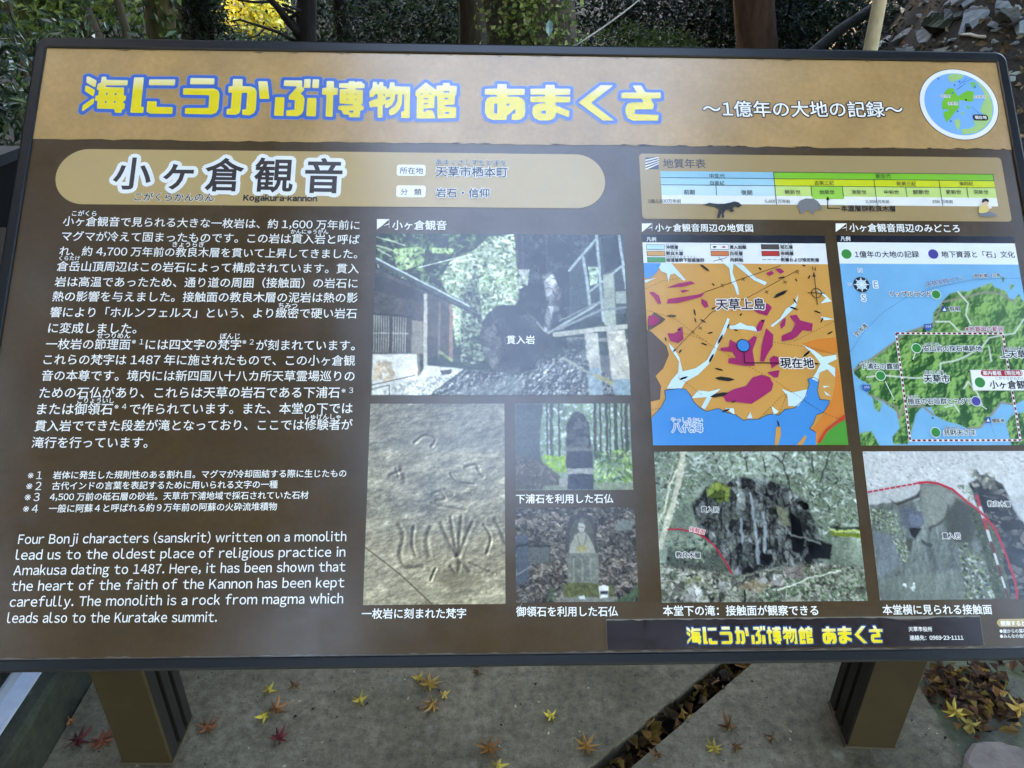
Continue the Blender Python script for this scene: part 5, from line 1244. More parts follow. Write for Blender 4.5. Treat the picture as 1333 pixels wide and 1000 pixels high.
p.poly([(560,278),(640,340),(700,425),(800,760),(690,760),(640,560),(600,420)], (58, 66, 46), 0.9, 3); p.blobs(260, [(570,300),(640,345),(700,430),(790,740),(700,745),(640,560)], [(84,96,60),(40,46,34),(130,136,112)], 0.8, 2.4, 0.5)
p.crag(dk, 420, 14, 104, 2.2, 1.5, 0.7, 7, 1.0, 3, (1, 1, 0.96), 0.1)
for k in range(40):
    x, y = R2.uniform(610, 850), R2.uniform(170, 740); w = R2.uniform(8, 32); t = R2.uniform(-0.3, 0.9); c = R2.uniform(22, 120)
    p.paint(p.mask([(x, y), (x + w * math.cos(t), y + w * math.sin(t)), (x + w * math.cos(t) - 5, y + w * math.sin(t) + 9), (x - 5, y + 9)]) * p.mask(dk), (c, c, c * 0.95), 0.8)
p.blobs(50, [(560,110),(680,130),(700,220),(580,200)], [(60,62,60),(170,168,150),(100,100,92)], 2, 6, 0.5); p.blobs(40, [(500,190),(560,190),(590,260),(560,270)], [(70,84,52),(120,130,100)], 1, 3, 0.5)
p.poly([(740,250),(860,230),(860,420),(800,350)], (170, 174, 176), 0.7, 4)
p.warp(1.0, 9); p.finish(0.1, 5)
n_ = 9; S0, S1 = np.array((597, 245)), np.array((752, 748))
for k in range(n_): p.line([tuple(S0 + (S1 - S0) * k / n_), tuple(S0 + (S1 - S0) * (k + 1) / n_)], 17 - k, (176, 50, 56) if k % 2 == 0 and k < 3 else ((196, 200, 200) if k % 2 else (96, 34, 40)), 0.95)
D0 = [(75,225),(155,212),(235,195),(320,181)]
for k in range(9):
    q0, q1 = k / 9, (k + 0.55) / 9; f = lambda t: (75 + 245 * t, 225 - 44 * t)
    p.line([f(q0), f(q1)], 8, (176, 24, 44))
p.line([(315,181),(360,177),(410,183),(480,212),(560,280),(600,308),(640,345),(690,410),(735,520),(778,640),(790,700),(788,745)], 11, (176, 24, 44))
def tx(z):
    z.text("教良木層", f5(648, 281), f5(755, 283), (44, 48, 54), 3, bold=0.015, out=(WHITE, 0.09)); z.text("貫入岩", f5(430, 436), f5(517, 436), (44, 48, 54), 3, bold=0.015, out=(WHITE, 0.09))
    z.text("本堂横に見られる接触面", f5(143, 792), f5(668, 790), WHITE, 2, bold=0.014)
photo("printed photo of a smooth grey rock with a red line and measuring pole", a5, b5, p, tx)

# ---------------------------------------------------------------- sticker along the lower edge
kz = Zone(); c6b = crop(1160, 800, 7.705)
s0, s1 = uv(789, 807), uv(1281, 843)
s1[1] = min(s1[1], PH - 0.004)
xs = np.linspace(s0[0], s1[0], 60)
kz.poly([(x, s0[1] + abs(rs.normal(0, 0.0009)) + (0.004 * math.exp(-((x - 1.245) / 0.03) ** 2))) for x in xs] + [(s1[0], s1[1]), (s0[0], s1[1])], (40, 31, 32), 1.5)
kz.poly([(x, s0[1] - 0.0008) for x in xs] + [(s1[0], s1[1]), (s1[0] + 0.0008, s1[1]), (s1[0] + 0.0008, s0[1] - 0.001), (s0[0], s0[1] - 0.001), (s0[0] - 0.0008, s1[1]), (s0[0], s1[1])][:1] + [(s1[0], s0[1] + 0.003), (s0[0], s0[1] + 0.003)], (120, 116, 108), 1)
kz.line([(s1[0], s0[1]), (s1[0], s1[1])], 0.0008, (104, 100, 92), 1.6); kz.line([(s0[0], s0[1]), (s0[0], s1[1])], 0.0007, (96, 86, 80), 1.6)
t0, t1 = uv(893, 816), uv(1150, 837.5)
sx = (t1[0] - t0[0]) / (T1[0] - T0[0]); sy = (t1[1] - t0[1]) / (T1[1] - T0[1])
title(kz, lambda q: t0 + (q - T0) * np.array([sx, sy]), 0.0004, 0.0015, 4, (30, 62, 116))
kz.text("天草市役所", c6b(170, 146), c6b(405, 146), WHITE, 4, bold=0.015); kz.text("連絡先：0969-23-1111", c6b(182, 233), c6b(718, 231), WHITE, 4, bold=0.015)
zone_obj(kz, "title_sticker", panel)
nz = Zone()
q = c6b(1050, 45); nz.rrect((q[0], q[1]), (PW - 0.003, c6b(1050, 125)[1]), 0.006, (184, 160, 110), 2)
nz.text("観察すると", c6b(1094, 88), c6b(1338, 88), WHITE, 3, bold=0.02); nz.text("●崖からの落石", c6b(1083, 166), c6b(1352, 164), WHITE, 3, bold=0.014); nz.text("●みんなの自然", c6b(1087, 218), c6b(1355, 214), WHITE, 3, bold=0.014)
zone_obj(nz, "notice_text", panel)
# ---------------------------------------------------------------- trees and shrubs
CV = CAM - 2 * ((CAM - PO) @ PN) * PN                       # the eye mirrored in the board: a clearing in the crowns is seen from here
GAPS = [np.array([(-.129, -.10), (-.129, -.158), (-.125, -.283), (-.086, -.349), (-.019, -.374), (.031, -.404), (.018, -.466), (-.02, -.536), (-.004, -.577), (.042, -.612), (.097, -.62), (.165, -.59), (.213, -.552), (.21, -.468), (.218, -.362), (.241, -.298), (.269, -.226), (.265, -.136), (.26, -.08), (.08, -.03)]),
        np.array([(-.32, -.728), (-.269, -.735), (-.12, -.763), (-.09, -.793), (-.179, -.795), (-.303, -.77)]),
        np.array([(-.416, -.283), (-.384, -.278), (-.368, -.307), (-.399, -.328), (-.422, -.309)]), np.array([(-.287, -.164), (-.247, -.16), (-.238, -.2), (-.262, -.248), (-.284, -.215)])]
def clearing(C, r):
    """leaves that would close the clearing are left off, with a ragged edge"""
    d = C - CV; d = d / np.linalg.norm(d, axis=1)[:, None]
    X = d[:, 0] + r.normal(0, 0.012, len(C)); Y = d[:, 1] + r.normal(0, 0.012, len(C))
    bad = np.zeros(len(C), bool)
    for g in GAPS: bad |= (poly_sdf(g, X, Y) > 0) & (d[:, 2] > 0)
    return C[~bad]
def crown_points(c, rad, n, r, clumps=26, spread=0.33, hollow=0.35):
    c = np.asarray(c, float); rad = np.asarray(rad, float)
    D = r.standard_normal((clumps, 3)); D /= np.linalg.norm(D, axis=1)[:, None]
    cc = c + D * rad * (r.uniform(hollow, 1.0, (clumps, 1)))
    k = r.integers(clumps, size=n)
    g = r.standard_normal((n, 3)) * spread * rad * r.uniform(0.6, 1.1, (clumps, 1))[k]
    return cc[k] + g, r.uniform(0.72, 1.25, clumps)[k]
def trunk_path(p0, p1, r, k=9, wob=0.03):
    p0, p1 = np.asarray(p0, float), np.asarray(p1, float); L = np.linalg.norm(p1 - p0)
    P = p0 + (p1 - p0) * np.linspace(0, 1, k)[:, None]
    P[1:-1] += r.normal(0, wob * L / k * 1.5, (k - 2, 3)) * [1, 1, 0.2]
    return P
def on_root(o, root): o.matrix_parent_inverse = Matrix.Translation([-v for v in root.location]); return o
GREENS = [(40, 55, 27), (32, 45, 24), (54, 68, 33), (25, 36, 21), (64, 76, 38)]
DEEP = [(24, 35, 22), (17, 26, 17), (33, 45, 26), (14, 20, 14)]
def tree(label, name, p0, p1, r0, r1, crown, ncrown, leaf, cols, seed, bark=(70, 60, 50), group=None, mat=None, limbs=5, branches=(), ivy=None, ratio=0.5, cat="tree"):
    r = np.random.default_rng(seed)
    p0 = np.array(p0, float); p0[2] = float(ground_h(p0[0], p0[1])) - 0.1
    root = empty(name, p0, label, cat, group)
    P = trunk_path(p0, p1, r); R = np.linspace(r0, r1, len(P)); R[0] *= 1.35; R[1] *= 1.08
    mb = MB(); mb.tube(P, R, 12, lin(bark), 0.05, r)
    cen = [c for c, _ in crown]
    for k in range(limbs):
        c, rd = crown[k % len(crown)]; a = P[-1 - (k % 3)]
        q = np.asarray(c) + r.standard_normal(3) * np.asarray(rd) * 0.5
        mb.tube([a, (a + q) / 2 + r.normal(0, 0.15, 3), q], [r1 * 0.8, r1 * 0.5, r1 * 0.2], 6, lin(bark))
    for pts, ra, rb in branches: mb.tube(pts, np.linspace(ra, rb, len(pts)), 7, lin(bark), 0.06, r)
    on_root(mb.build("trunk", M_BARK, root, True), root)
    if ncrown:
        mb = MB(); per = ncrown // len(crown)
        for c, rd in crown:
            C, tone = crown_points(c, rd, int(per * (1.7 if leaf >= 0.17 else 1.0)), r)
            C2 = clearing(C, r); n = len(C2)
            tn = tone[:n][:, None]
            leaf_cards(mb, C2, r.uniform(leaf * 0.6, leaf * 1.3, n), ratio, palette(r, n, cols) * tn, r, (0, 0, 0.6))
        on_root(mb.build("crown", mat or M_LEAF, root), root)
    if ivy:
        n, side, icol, isz, rr = ivy[:5]
        t = r.uniform(0.02, 0.6, n) if len(ivy) == 5 else r.beta(1.4, 2.2, n)
        idx = t * (len(P) - 1); i0 = np.minimum(idx.astype(int), len(P) - 2); f = (idx - i0)[:, None]
        q = P[i0] * (1 - f) + P[i0 + 1] * f
        a = r.uniform(-math.pi, math.pi, n) if side is None else r.normal(side, 0.55, n)
        o_ = np.c_[np.sin(a), -np.cos(a), np.zeros(n)]
        mb = MB(); leaf_cards(mb, q + o_ * (rr * r.uniform(0.98, 1.22, (n, 1))), r.uniform(isz * 0.6, isz * 1.3, n), 0.8, palette(r, n, icol, 0.3), r, o_ * 1.6 + [0, 0, 0.7], 0.6)
        on_root(mb.build("ivy", M_LEAF, root), root)
    return root
def shrub(label, name, c, rad, n, leaf, cols, seed, mat=None, ratio=0.4, group=None, clumps=18, stems=6, tip=None, cat="shrub"):
    r = np.random.default_rng(seed); c = np.asarray(c, float); rad = np.asarray(rad, float)
    z0 = float(ground_h(c[0], c[1])) - 0.03
    root = empty(name, (c[0], c[1], z0), label, cat, group)
    mb = MB()
    for k in range(stems):
        q = c + r.standard_normal(3) * rad * [0.5, 0.5, 0.45]
        b = np.array([c[0] + r.normal(0, 0.12 * rad[0]), c[1] + r.normal(0, 0.12 * rad[1]), z0])
        mb.tube([b, (b + q) / 2 + r.normal(0, 0.05, 3), q], [0.014, 0.01, 0.004], 6, lin((78, 66, 50)))
    on_root(mb.build("stem", M_BARK, root, True), root)
    C, tone = crown_points(c, rad, n, r, clumps)
    mb = MB(); leaf_cards(mb, C, r.uniform(leaf * 0.6, leaf * 1.3, n), ratio, palette(r, n, cols) * tone[:, None], r, (0, -0.2, 0.7), 0.8, 0.25, tip)
    on_root(mb.build("foliage", mat or M_LEAF, root), root)
    return root

# left of the board
shrub("glossy dark green shrub filling the left edge beside the board's upper corner", "evergreen_shrub", at(-30, 120, 2.75), (0.5, 0.4, 0.36), 4200, 0.05, [(52, 72, 50), (38, 56, 38), (66, 88, 60), (80, 98, 48), (28, 40, 28)], 41, M_GLOSS, 0.32, None, 26)
def thin(label, pa, pb, d, r0, top, cols, seed, bark, leafn=700, leaf=0.1, rad=(0.75, 0.6, 0.5), ivy=None):
    a, b = at(*pa, d), at(*pb, d); u = (a - b) / (b[2] - a[2]); base = a + u * (a[2] + 0.1); tp = a - u * (top - a[2])
    return tree(label, "sapling", base, tp, r0, r0 * 0.55, [(tp, np.array(rad) * 1.5)], leafn, leaf, cols, seed, bark, None, None, 4, (), ivy)
YG = [(92, 108, 50), (116, 130, 64), (70, 88, 44), (54, 70, 36), (130, 138, 78)]
thin("thin pale-stemmed sapling with light green leaves at the far left", (24, 45), (14, 0), 3.6, 0.014, 2.6, YG, 51, (90, 78, 62), 1800, 0.05)
thin("dark leaning tree wrapped in ivy at the upper left, above the board's corner", (121, 50), (100, 0), 4.4, 0.06, 5.2, GREENS, 52, (66, 54, 44), 2600, 0.16, (1.2, 1.0, 0.9), (500, -0.9, [(52, 62, 34), (70, 80, 44), (40, 46, 28)], 0.06, 0.075))
thin("slender leaning sapling between the ivy tree and the olive-grey trunk", (158, 50), (146, 0), 4.0, 0.022, 3.4, YG, 53, (80, 74, 56), 1800, 0.06)
for k, (px, py, d, rr, sd) in enumerate(((36, 6, 3.9, (0.22, 0.25, 0.24), 61), (142, -6, 5.4, (0.2, 0.25, 0.22), 62), (85, 35, 6.4, (0.9, 0.5, 0.5), 63), (250, 20, 6.2, (0.22, 0.3, 0.4), 64))):
    shrub(("bush with yellow-green leaves above the glossy shrub at the left", "bush with broad pale green leaves between the leaning stems at the upper left", "dim bush behind the leaning ivy tree at the upper left", "dark fine-leaved bush right of the olive-grey trunk")[k], "bush", at(px, py, d), rr, (1300, 420, 5000, 4000)[k], (0.045, 0.065, 0.05, 0.045)[k], (YG, YG, GREENS, DEEP + [(48, 60, 40)])[k], sd, None, (0.5, 0.5, 0.45, 0.4)[k])

def bigtree(label, pa, pb, d, w, top, rads, n, leaf, cols, seed, bark, branches=(), ivy=None, name="tree", flare=0.0):
    a, b = at(*pa, d), at(*pb, d); u = (a - b) / (b[2] - a[2]); base = a + u * (a[2] + 0.05); tp = a - u * (min(top, 4.5) - a[2])
    cr = [((tp[0] + dx, tp[1] + dy, top + dz), r_) for dx, dy, dz, r_ in rads]
    return tree(label, name, base, tp, w * (1.12 + flare), w * 0.72, cr, n, leaf, cols, seed, bark, None, None, 6, branches, ivy)
bigtree("olive-grey trunk with ivy on its right side, left of the yellow foliage", (206, 50), (205, 0), 5.0, 0.082, 6.0, [(0, 0.5, 0, (1.8, 1.6, 1.1)), (-1.6, 0.8, 0.5, (1.4, 1.2, 1.0))], 3600, 0.171, GREENS, 71, (86, 78, 52), (), (420, 0.9, [(70, 82, 40), (92, 104, 54), (50, 58, 32)], 0.05, 0.085))
br = [([at(395, 56, 6.0), at(385, 38, 5.9), at(374, 26, 5.9), at(362, 10, 5.8), at(352, 0, 5.8), at(345, -12, 5.8)], 0.035, 0.018),
      ([at(374, 27, 5.9), at(390, 14, 5.9), at(368, 6, 5.8)], 0.016, 0.008), ([at(395, 24, 6), at(376, 14, 5.9), at(358, 8, 5.9)], 0.016, 0.008),
      ([at(392, 58, 6.0), at(362, 42, 5.8), at(338, 34, 5.7), at(312, 26, 5.6), at(300, 28, 5.6)], 0.014, 0.005), ([at(345, 36, 5.8), at(336, 46, 5.7), at(322, 51, 5.7)], 0.009, 0.004),
      ([at(352, 2, 5.8), at(330, 3, 5.7), at(310, 0, 5.7)], 0.012, 0.006)]
bigtree("black branching tree in front of the yellow sunlit foliage", (407, 56), (402, 0), 6.0, 0.075, 6.4, [(0, 0.4, 0, (1.8, 1.5, 1.1)), (1.4, 1.0, 0.6, (1.4, 1.2, 1.0))], 3600, 0.17, DEEP, 72, (44, 38, 34), br)
bigtree("second dark trunk, just right of the black branching tree", (447, 56), (441, 0), 6.8, 0.062, 6.8, [(0.5, 0.6, 0.2, (1.6, 1.4, 1.0))], 2400, 0.17, DEEP, 73, (46, 40, 35))
bigtree("brown-grey trunk touching the ivy-covered trunk on its left", (616, 60), (614, 0), 5.4, 0.085, 6.4, [(0, 0.6, 0.3, (1.9, 1.5, 1.1))], 2800, 0.17, GREENS, 74, (60, 52, 40))
bigtree("thick trunk covered in bright green ivy, above the middle of the board", (692, 62), (688, 0), 4.2, 0.235, 5.6, [(0, 0.8, 0.6, (2.2, 1.8, 1.2)), (1.8, 0.6, 1.0, (1.6, 1.4, 1.0)), (-1.5, 0.2, 1.2, (1.5, 1.3, 1.0))], 5200, 0.17, GREENS, 75, (78, 68, 58), (), (5200, 0.0, [(104, 118, 58), (124, 136, 74), (84, 100, 48), (58, 70, 36), (146, 152, 96)], 0.027, 0.24, 1), "ivy_tree")
bigtree("reddish-brown trunk right of the thick ivy tree, flaring at its foot", (986, 66), (979, 0), 5.4, 0.105, 6.2, [(0, 0.5, 0.4, (2.0, 1.6, 1.1)), (1.5, 0.8, 0.6, (1.5, 1.3, 1.0))], 3600, 0.17, DEEP, 76, (82, 60, 46), (), None, "tree", 0.25)
a, b = at(1045, 80, 4.4), at(1128, 16, 4.9)
mb = MB(); mb.tube([a - (b - a) * 0.4, a, (a + b) / 2 + [0, 0, 0.02], b, b + (b - a) * 0.4], [0.034, 0.032, 0.03, 0.028, 0.025], 10, lin((22, 20, 14)), 0.06, rng)
tag(mb.build("fallen_log", M_BARK, None, True), "mossy dark log leaning up the bank left of the pale stake", "log")
# the wood behind: understorey one bush at a time, left to right
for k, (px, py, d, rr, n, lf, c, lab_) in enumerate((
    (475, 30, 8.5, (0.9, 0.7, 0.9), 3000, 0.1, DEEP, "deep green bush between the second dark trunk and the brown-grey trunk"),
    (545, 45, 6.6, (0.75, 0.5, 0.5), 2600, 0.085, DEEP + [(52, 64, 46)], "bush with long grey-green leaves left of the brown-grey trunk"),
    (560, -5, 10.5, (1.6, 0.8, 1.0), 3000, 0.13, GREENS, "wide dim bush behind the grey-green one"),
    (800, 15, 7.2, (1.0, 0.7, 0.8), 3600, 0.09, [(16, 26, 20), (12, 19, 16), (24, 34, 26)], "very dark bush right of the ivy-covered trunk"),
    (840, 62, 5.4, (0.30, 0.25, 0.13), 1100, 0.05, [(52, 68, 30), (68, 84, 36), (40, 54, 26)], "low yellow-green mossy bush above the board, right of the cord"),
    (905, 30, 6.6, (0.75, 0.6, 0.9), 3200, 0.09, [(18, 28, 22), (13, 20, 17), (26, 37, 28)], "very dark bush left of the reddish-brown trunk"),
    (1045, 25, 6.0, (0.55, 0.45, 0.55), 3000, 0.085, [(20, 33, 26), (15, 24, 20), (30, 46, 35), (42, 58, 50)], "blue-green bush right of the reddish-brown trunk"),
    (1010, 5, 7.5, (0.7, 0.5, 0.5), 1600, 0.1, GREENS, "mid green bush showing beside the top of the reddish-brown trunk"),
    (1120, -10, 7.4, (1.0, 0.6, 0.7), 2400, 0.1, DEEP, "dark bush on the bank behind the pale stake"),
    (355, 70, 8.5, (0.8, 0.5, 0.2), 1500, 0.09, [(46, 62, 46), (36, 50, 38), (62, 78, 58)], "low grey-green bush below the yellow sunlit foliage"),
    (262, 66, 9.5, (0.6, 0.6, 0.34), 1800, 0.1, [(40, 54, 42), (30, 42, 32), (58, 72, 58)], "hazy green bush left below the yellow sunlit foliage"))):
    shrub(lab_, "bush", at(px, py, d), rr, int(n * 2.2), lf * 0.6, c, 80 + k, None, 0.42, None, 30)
far_c = np.array([at(334, 10, 18.0), at(312, 34, 18.5), at(350, -25, 19)])
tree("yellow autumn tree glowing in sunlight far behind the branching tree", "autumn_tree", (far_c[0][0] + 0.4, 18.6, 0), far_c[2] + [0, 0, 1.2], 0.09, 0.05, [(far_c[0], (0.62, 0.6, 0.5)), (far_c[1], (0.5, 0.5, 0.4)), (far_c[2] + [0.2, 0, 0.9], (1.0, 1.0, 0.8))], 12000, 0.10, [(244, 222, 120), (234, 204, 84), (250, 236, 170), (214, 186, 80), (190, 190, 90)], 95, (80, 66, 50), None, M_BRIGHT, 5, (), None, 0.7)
for k, (x, y, c) in enumerate(((-13, 25, GREENS), (-9.0, 27, DEEP), (-5.0, 30, GREENS), (-1.0, 24, DEEP), (3.5, 26, DEEP), (8, 23, GREENS), (13, 21, DEEP))):
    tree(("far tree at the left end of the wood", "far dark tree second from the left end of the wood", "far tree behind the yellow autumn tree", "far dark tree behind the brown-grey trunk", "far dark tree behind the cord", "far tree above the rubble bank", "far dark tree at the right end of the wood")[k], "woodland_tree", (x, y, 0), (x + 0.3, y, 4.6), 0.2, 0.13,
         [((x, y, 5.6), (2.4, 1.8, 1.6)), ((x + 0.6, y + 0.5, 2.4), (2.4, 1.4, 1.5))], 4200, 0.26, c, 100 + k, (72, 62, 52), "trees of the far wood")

# crowns over and behind the photographer: they shade the board and show in its gloss
def behind(label, d, dist, rad, n, seed, cols, leaf=0.2, root_xy=None):
    d = np.array(d, float); d /= np.linalg.norm(d); c = CV + d * dist
    if root_xy is None: root_xy = (c[0] * 1.25, c[1] - 0.8 if c[1] < 0 else c[1] + 0.3)
    return tree(label, "tree", (root_xy[0], root_xy[1], 0), (root_xy[0] * 0.97, root_xy[1] * 0.97, max(2.0, c[2] - rad[2] * 0.8)), 0.17, 0.1, [(c, rad)], n, leaf, cols, seed, (92, 80, 64), "trees standing behind the camera")
BEH = "tall tree behind the camera whose crown overhangs the board"
behind(BEH, (-0.36, -0.22, 0.9), 7.2, (1.5, 1.5, 1.1), 4200, 121, GREENS)
behind(BEH, (-0.34, -0.55, 0.78), 7.4, (1.5, 1.4, 1.1), 4200, 122, GREENS)
behind(BEH, (-0.42, -0.80, 0.5), 8.0, (1.7, 1.4, 1.2), 3600, 123, [(120, 100, 50), (150, 112, 50), (96, 100, 52), (170, 120, 56)])
behind(BEH, (0.02, -0.80, 0.58), 7.6, (1.7, 1.3, 1.1), 4400, 124, GREENS)
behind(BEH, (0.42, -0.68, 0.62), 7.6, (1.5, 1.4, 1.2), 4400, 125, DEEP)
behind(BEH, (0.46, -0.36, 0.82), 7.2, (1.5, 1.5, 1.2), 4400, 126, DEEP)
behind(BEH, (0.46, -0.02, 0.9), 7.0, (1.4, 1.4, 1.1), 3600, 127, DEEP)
behind(BEH, (-0.62, -0.3, 0.72), 8.0, (1.5, 1.5, 1.2), 3400, 128, GREENS)
behind(BEH, (-0.28, -0.38, 0.88), 6.6, (0.9, 1.2, 0.8), 3600, 118, GREENS)
behind(BEH, (-0.40, -0.62, 0.68), 6.8, (1.1, 1.0, 0.9), 3600, 119, GREENS)
behind(BEH, (0.34, -0.52, 0.78), 6.6, (0.9, 1.1, 0.8), 3200, 120, DEEP)
behind(BEH, (-0.1, 0.1, 1.0), 6.8, (1.8, 1.0, 0.9), 3600, 129, GREENS, 0.2, (-3.4, 2.6))
behind(BEH, (-0.31, -0.66, 0.67), 6.3, (1.0, 0.9, 0.8), 4400, 117, [(104, 96, 48), (126, 100, 48), (90, 92, 48), (140, 104, 52)])
SIDE = "tall tree added out of view beside the clearing to shade the board"  # extra crowns added to cut the sky light falling on the board
for k, (d, dist, rad, n, rxy) in enumerate((((-0.8, 0.25, 0.62), 8.5, (2.0, 2.2, 1.6), 4600, (-7.0, 2.5)), ((-0.9, -0.35, 0.5), 9, (2.0, 2.4, 1.8), 4600, (-8.0, -2.0)), ((0.85, 0.1, 0.62), 8.0, (2.0, 2.2, 1.6), 4600, (7.2, 1.0)),
    ((0.9, -0.35, 0.5), 8.5, (2.0, 2.2, 1.8), 4600, (8.0, -2.6)), ((0.35, 0.45, 0.85), 7.4, (2.2, 1.6, 1.2), 4600, (4.6, 3.4)), ((-0.5, 0.45, 0.8), 7.6, (2.0, 1.6, 1.2), 4400, (-4.6, 4.0)), ((0.0, -0.95, 0.36), 9.5, (2.4, 1.6, 1.3), 4200, None), ((-0.62, -0.85, 0.34), 9.5, (2.2, 1.8, 1.4), 4200, None), ((0.6, -0.9, 0.38), 9.0, (2.2, 1.8, 1.4), 4200, None),
    ((0.0, 0.62, 0.8), 8.2, (2.6, 1.6, 1.2), 5000, (-2.9, 7.6)))):
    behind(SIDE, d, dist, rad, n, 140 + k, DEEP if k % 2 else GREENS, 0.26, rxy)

# ---------------------------------------------------------------- stake, cord, small plant and rubble on the bank
def hit(px, py):
    d = ray(px, py); y = 1.9
    while y < 40:
        p = CAM + d * (y / d[1])
        if p[2] <= ground_h(p[0], p[1]): return p
        y += 0.02
    return CAM + d * (40 / d[1])
a, b = at(1132, 70, 2.9), at(1147, -8, 2.95); u = (b - a)
mb = MB(); mb.tube([a - u * 1.6, a - u * 0.4, a + u * 0.3, a + u, a + u * 2.2], [0.024, 0.024, 0.0235, 0.023, 0.0225], 10, lin((176, 158, 122)), 0.02, rng)
tag(mb.build("stake", M_WOOD, None, True), "pale leaning wooden stake in front of the rubble bank", "stake")
P = [at(748, 60, 3.4) + (at(905, -70, 4.0) - at(748, 60, 3.4)) * t - [0, 0, 0.03 * math.sin(math.pi * t)] for t in np.linspace(0, 1, 12)]
mb = MB(); mb.tube(P, 0.0032, 6, lin((150, 146, 134)))
tag(mb.build("cord", M_WOOD, None, True), "thin pale cord rising to the right from the ivy-covered trunk", "cord")
sd = empty("seedling", at(714, 70, 2.2), "single blue-grey leaf on a stem standing just above the board's top edge", "plant")
sd.location[2] = 0.0
q = at(715, 36, 2.2)
mb = MB(); mb.tube([(q[0] - 0.01, q[1] + 0.02, 0.0), (q[0] - 0.004, q[1], q[2] - 0.3), (q[0] - 0.001, q[1], q[2] - 0.022)], [0.004, 0.003, 0.0018], 6, lin((86, 96, 66))); on_root(mb.build("stem", M_BARK, sd), sd)
sd.location = Vector((float(q[0]), float(q[1]), 0.0))
V = [(0, 0, -0.022), (0.0095, -0.002, -0.004), (0.0085, -0.003, 0.008), (0.0, -0.002, 0.02), (-0.0085, -0.003, 0.008), (-0.0095, -0.002, -0.004), (0, 0.002, 0.0)]
V = np.vstack([np.array(V), np.array(V) + [0, 0.0008, 0]])
F = [(k, (k + 1) % 6, 6) for k in range(6)] + [((k + 1) % 6 + 7, k + 7, 13) for k in range(6)] + [(k, k + 7, (k + 1) % 6 + 7, (k + 1) % 6) for k in range(6)]
mb = MB(); mb.faces(V + q, F, lin((150, 178, 184))); lf = mb.build("leaf", M_GLOSS, sd)
for ch in sd.children: ch.matrix_parent_inverse = Matrix.Translation([-v for v in sd.location])

rk = np.random.default_rng(77)
PB = (146, 152, 155)
def slab(poly, col, thick, label, name="broken_slab", f=6.26, ox=1120, oy=0, tilt=0.5, lift=0.0, group="broken slabs on the bank"):
    px = [(ox + x / f, oy + y / f) for x, y in poly]
    c = hit(*np.mean(px, axis=0)); e = 0.02
    n = np.array([-(ground_h(c[0] + e, c[1]) - ground_h(c[0] - e, c[1])) / (2 * e), -(ground_h(c[0], c[1] + e) - ground_h(c[0], c[1] - e)) / (2 * e), 1.0]); n /= np.linalg.norm(n)
    n = n + np.array([rk.normal(0, 0.08), -tilt, 0]); n /= np.linalg.norm(n)
    A = np.cross([0, 1.0, 0.2], n); A /= np.linalg.norm(A); B = np.cross(n, A)
    pl = []
    for x, y in px:
        d = ray(x, y); k = ((c - CAM) @ n) / (d @ n); w = CAM + d * k - c
        pl.append((w @ A, w @ B))
    dense = []
    for k in range(len(pl)):                              # broken edges: extra points knocked about
        p_, q_ = np.array(pl[k]), np.array(pl[(k + 1) % len(pl)]); dense.append(p_)
        for t in (0.33, 0.67): dense.append(p_ + (q_ - p_) * t + rk.normal(0, 0.03 * np.linalg.norm(q_ - p_), 2))
    D = np.array(dense); area = np.sum(D[:, 0] * np.roll(D[:, 1], -1) - np.roll(D[:, 0], -1) * D[:, 1])
    if area < 0: D = D[::-1]
    tri = tessellate_polygon([[Vector((p[0], p[1], 0)) for p in D]]); m_ = len(D)
    Zt = thick + rk.normal(0, thick * 0.12, m_)
    V = np.vstack([np.c_[D, np.full(m_, -thick * 1.5)], np.c_[D, Zt]])
    F = [tuple(m_ + i for i in (t if np.cross(D[t[1]] - D[t[0]], D[t[2]] - D[t[0]]) > 0 else t[::-1])) for t in tri] + [(k, (k + 1) % m_, m_ + (k + 1) % m_, m_ + k) for k in range(m_)]
    V = V @ np.array([A, B, n]) + c - (c if False else 0)
    mb = MB(); mb.faces(V - c, F, lin(col) ); o = mb.build(name, M_STONE); o.location = [float(v) for v in c + [0, 0, lift]]
    return tag(o, label, "stone slab", group)
slab([(130,395),(150,360),(240,300),(300,285),(255,335),(165,395)], PB, 0.02, "long narrow pale slab right beside the stake")
slab([(265,360),(300,310),(400,240),(465,240),(440,275),(350,315)], PB, 0.02, "curved pale slab, second one right of the stake")
slab([(480,330),(470,275),(550,255),(640,315),(610,355),(500,372)], (140, 146, 148), 0.03, "squarish pale slab below the mossy boulder on the bank")
slab([(540,250),(600,180),(690,140),(705,200),(800,205),(770,280),(640,275)], (56, 62, 46), 0.06, "dark mossy boulder in the middle of the rubble", "boulder")
slab([(700,100),(745,95),(770,140),(740,190),(700,205)], (104, 110, 112), 0.03, "small upright grey slab behind the mossy boulder")
slab([(770,140),(850,105),(830,150),(780,165)], (100, 104, 102), 0.025, "small flat slab touching the large notched slab's left end")
slab([(808,305),(850,130),(872,102),(1062,110),(1050,230),(962,258),(930,268),(900,222),(860,215),(845,312)], (152, 160, 166), 0.03, "largest pale blue-grey slab with a notch broken from its lower edge", "broken_slab", 6.26, 1120, 0, 0.7)
slab([(1095,90),(1110,40),(1200,45),(1240,90),(1240,130),(1110,100)], PB, 0.03, "pale slab lying above the grey boulder at the upper right")
slab([(1098,175),(1140,130),(1250,140),(1292,220),(1212,266)], (86, 86, 80), 0.06, "rounded grey boulder below the upper right slab", "boulder")
slab([(1255,300),(1270,165),(1345,190),(1345,312)], (142, 150, 154), 0.03, "pale slab cut by the right edge of the photo", "broken_slab", 6.26, 1120, 0, 0.6)
slab([(830,50),(900,10),(960,-5),(940,30),(850,78)], PB, 0.02, "pale slab highest on the bank, above the largest one")
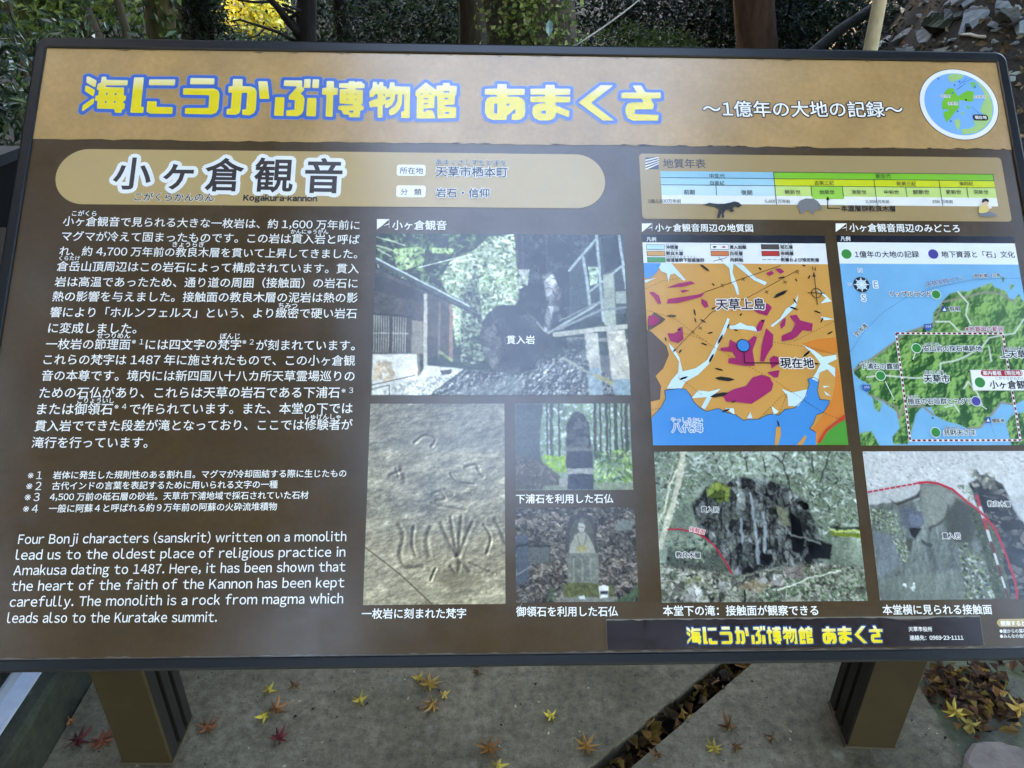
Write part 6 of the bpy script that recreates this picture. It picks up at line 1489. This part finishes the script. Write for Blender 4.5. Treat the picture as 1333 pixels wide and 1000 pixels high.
slab([(960,85),(1040,68),(1052,103),(970,104)], (108, 110, 106), 0.02, "thin pale slab resting behind the largest slab's top edge")
slab([(345,72),(375,80),(372,122),(348,112)], (146, 142, 132), 0.02, "small pale stone alone in the dark soil right of the stake", "stone")
slab([(300,405),(560,395),(600,430),(310,440)], (118, 124, 122), 0.02, "flat dull slab half hidden behind the board's top edge, near the stake")
slab([(600,418),(840,390),(850,435),(620,440)], (124, 128, 124), 0.02, "flat dull slab half hidden behind the board's top edge, below the largest slab")
slab([(670,350),(690,343),(715,352),(690,362)], (190, 190, 186), 0.01, "small bright white stone below the largest slab", "stone")
slab([(745,322),(790,318),(800,328),(760,334)], (170, 170, 164), 0.01, "small white flake left of the pale twig", "stone")
slab([(-10,725),(170,720),(180,745),(90,782),(0,775)], (150, 160, 156), 0.012, "pale flat stone at the right edge beside the board's frame", "stone", 11.1, 1312, 30, 0.4)
slab([(0,800),(90,795),(85,860),(20,870)], (140, 150, 148), 0.012, "pale stone just below the flat one at the right edge", "stone", 11.1, 1312, 30, 0.4)
P = [hit(1120 + x / 6.26, y / 6.26) + [0, 0, 0.025] for x, y in ((800, 330), (880, 328), (940, 345), (1000, 350))]
mb = MB(); mb.tube(P, [0.007, 0.009, 0.009, 0.008], 7, lin((176, 168, 150)), 0.08, rk)
tag(mb.build("twig", M_WOOD, None, True), "pale bent twig lying below the largest slab", "twig")
P = [hit(1120 + x / 6.26, y / 6.26) + [0, 0, 0.04] for x, y in ((1100, 290), (1200, 285), (1333, 210), (1400, 180))]
mb = MB(); mb.tube(P, [0.006, 0.009, 0.01, 0.01], 7, lin((50, 42, 36)), 0.08, rk)
tag(mb.build("twig", M_WOOD, None, True), "dark stick lying across the slabs at the right edge", "twig")
# small stones between the slabs: one shape, copied and turned
V, F = stone_mesh([(math.cos(a) * rk.uniform(0.75, 1.1), 0.8 * math.sin(a) * rk.uniform(0.75, 1.1)) for a in np.linspace(0, 2 * math.pi, 9, endpoint=False)], 0.6, rk)
protos = []
for c in ((128, 132, 132), (104, 106, 104), (146, 148, 142)):
    mb = MB(); mb.faces(V + rk.normal(0, 0.05, V.shape), F, lin(c)); o = mb.build("stone", M_STONE); protos.append(o)
for k in range(54):
    p_ = protos[k % 3]; o = p_ if k < 3 else p_.copy()
    if k >= 3: COL.objects.link(o)
    q = hit(rk.uniform(1150, 1345), rk.uniform(-12, 68) if k % 4 else rk.uniform(60, 280)); s_ = rk.uniform(0.012, 0.045)
    o.location = [float(v) for v in q + [0, 0, -0.15 * s_]]; o.scale = (s_, s_ * rk.uniform(0.7, 1.2), s_ * rk.uniform(0.5, 1.0)); o.rotation_euler = (0.45 + rk.normal(0, 0.3), rk.normal(0, 0.3), rk.uniform(0, 6.28))
    tag(o, "small grey stone scattered in the soil of the rubble bank", "stone", "small stones on the bank")
# more growth to either side, beyond the frame
for k, (x, y, rr) in enumerate(((3.6, 3.2, (0.7, 0.6, 0.6)), (4.8, 2.2, (0.8, 0.7, 0.6)), (2.9, 5.4, (0.8, 0.6, 0.7)), (-3.0, 3.6, (0.8, 0.7, 0.7)), (-4.2, 2.4, (0.9, 0.8, 0.8)), (-3.4, 1.2, (0.7, 0.7, 0.6)))):
    shrub("leafy bush on the slope beside the clearing", "bush", (x, y, float(ground_h(x, y)) + rr[2] * 0.8), rr, 2600, 0.06, GREENS, 170 + k, None, 0.45, "bushes around the clearing")
# chips and dead leaves of the bank
n = 5200
x = rk.uniform(0.9, 5.2, n); y = rk.uniform(1.8, 6.2, n)
C = np.c_[x, y, ground_h(x, y) + rk.uniform(0.0, 0.03, n)]
mb = MB(); leaf_cards(mb, C, rk.uniform(0.02, 0.055, n), 0.55, palette(rk, n, [(104, 82, 58), (78, 62, 46), (60, 48, 38), (134, 112, 84), (150, 138, 116), (90, 74, 60)], 0.35), rk, (0, -0.5, 0.9), 0.7, 0.4)
tag(mb.build("leaf_litter", M_DRY), "brown dead leaves and chips covering the rubble bank behind the board", "leaf litter", None, "stuff")
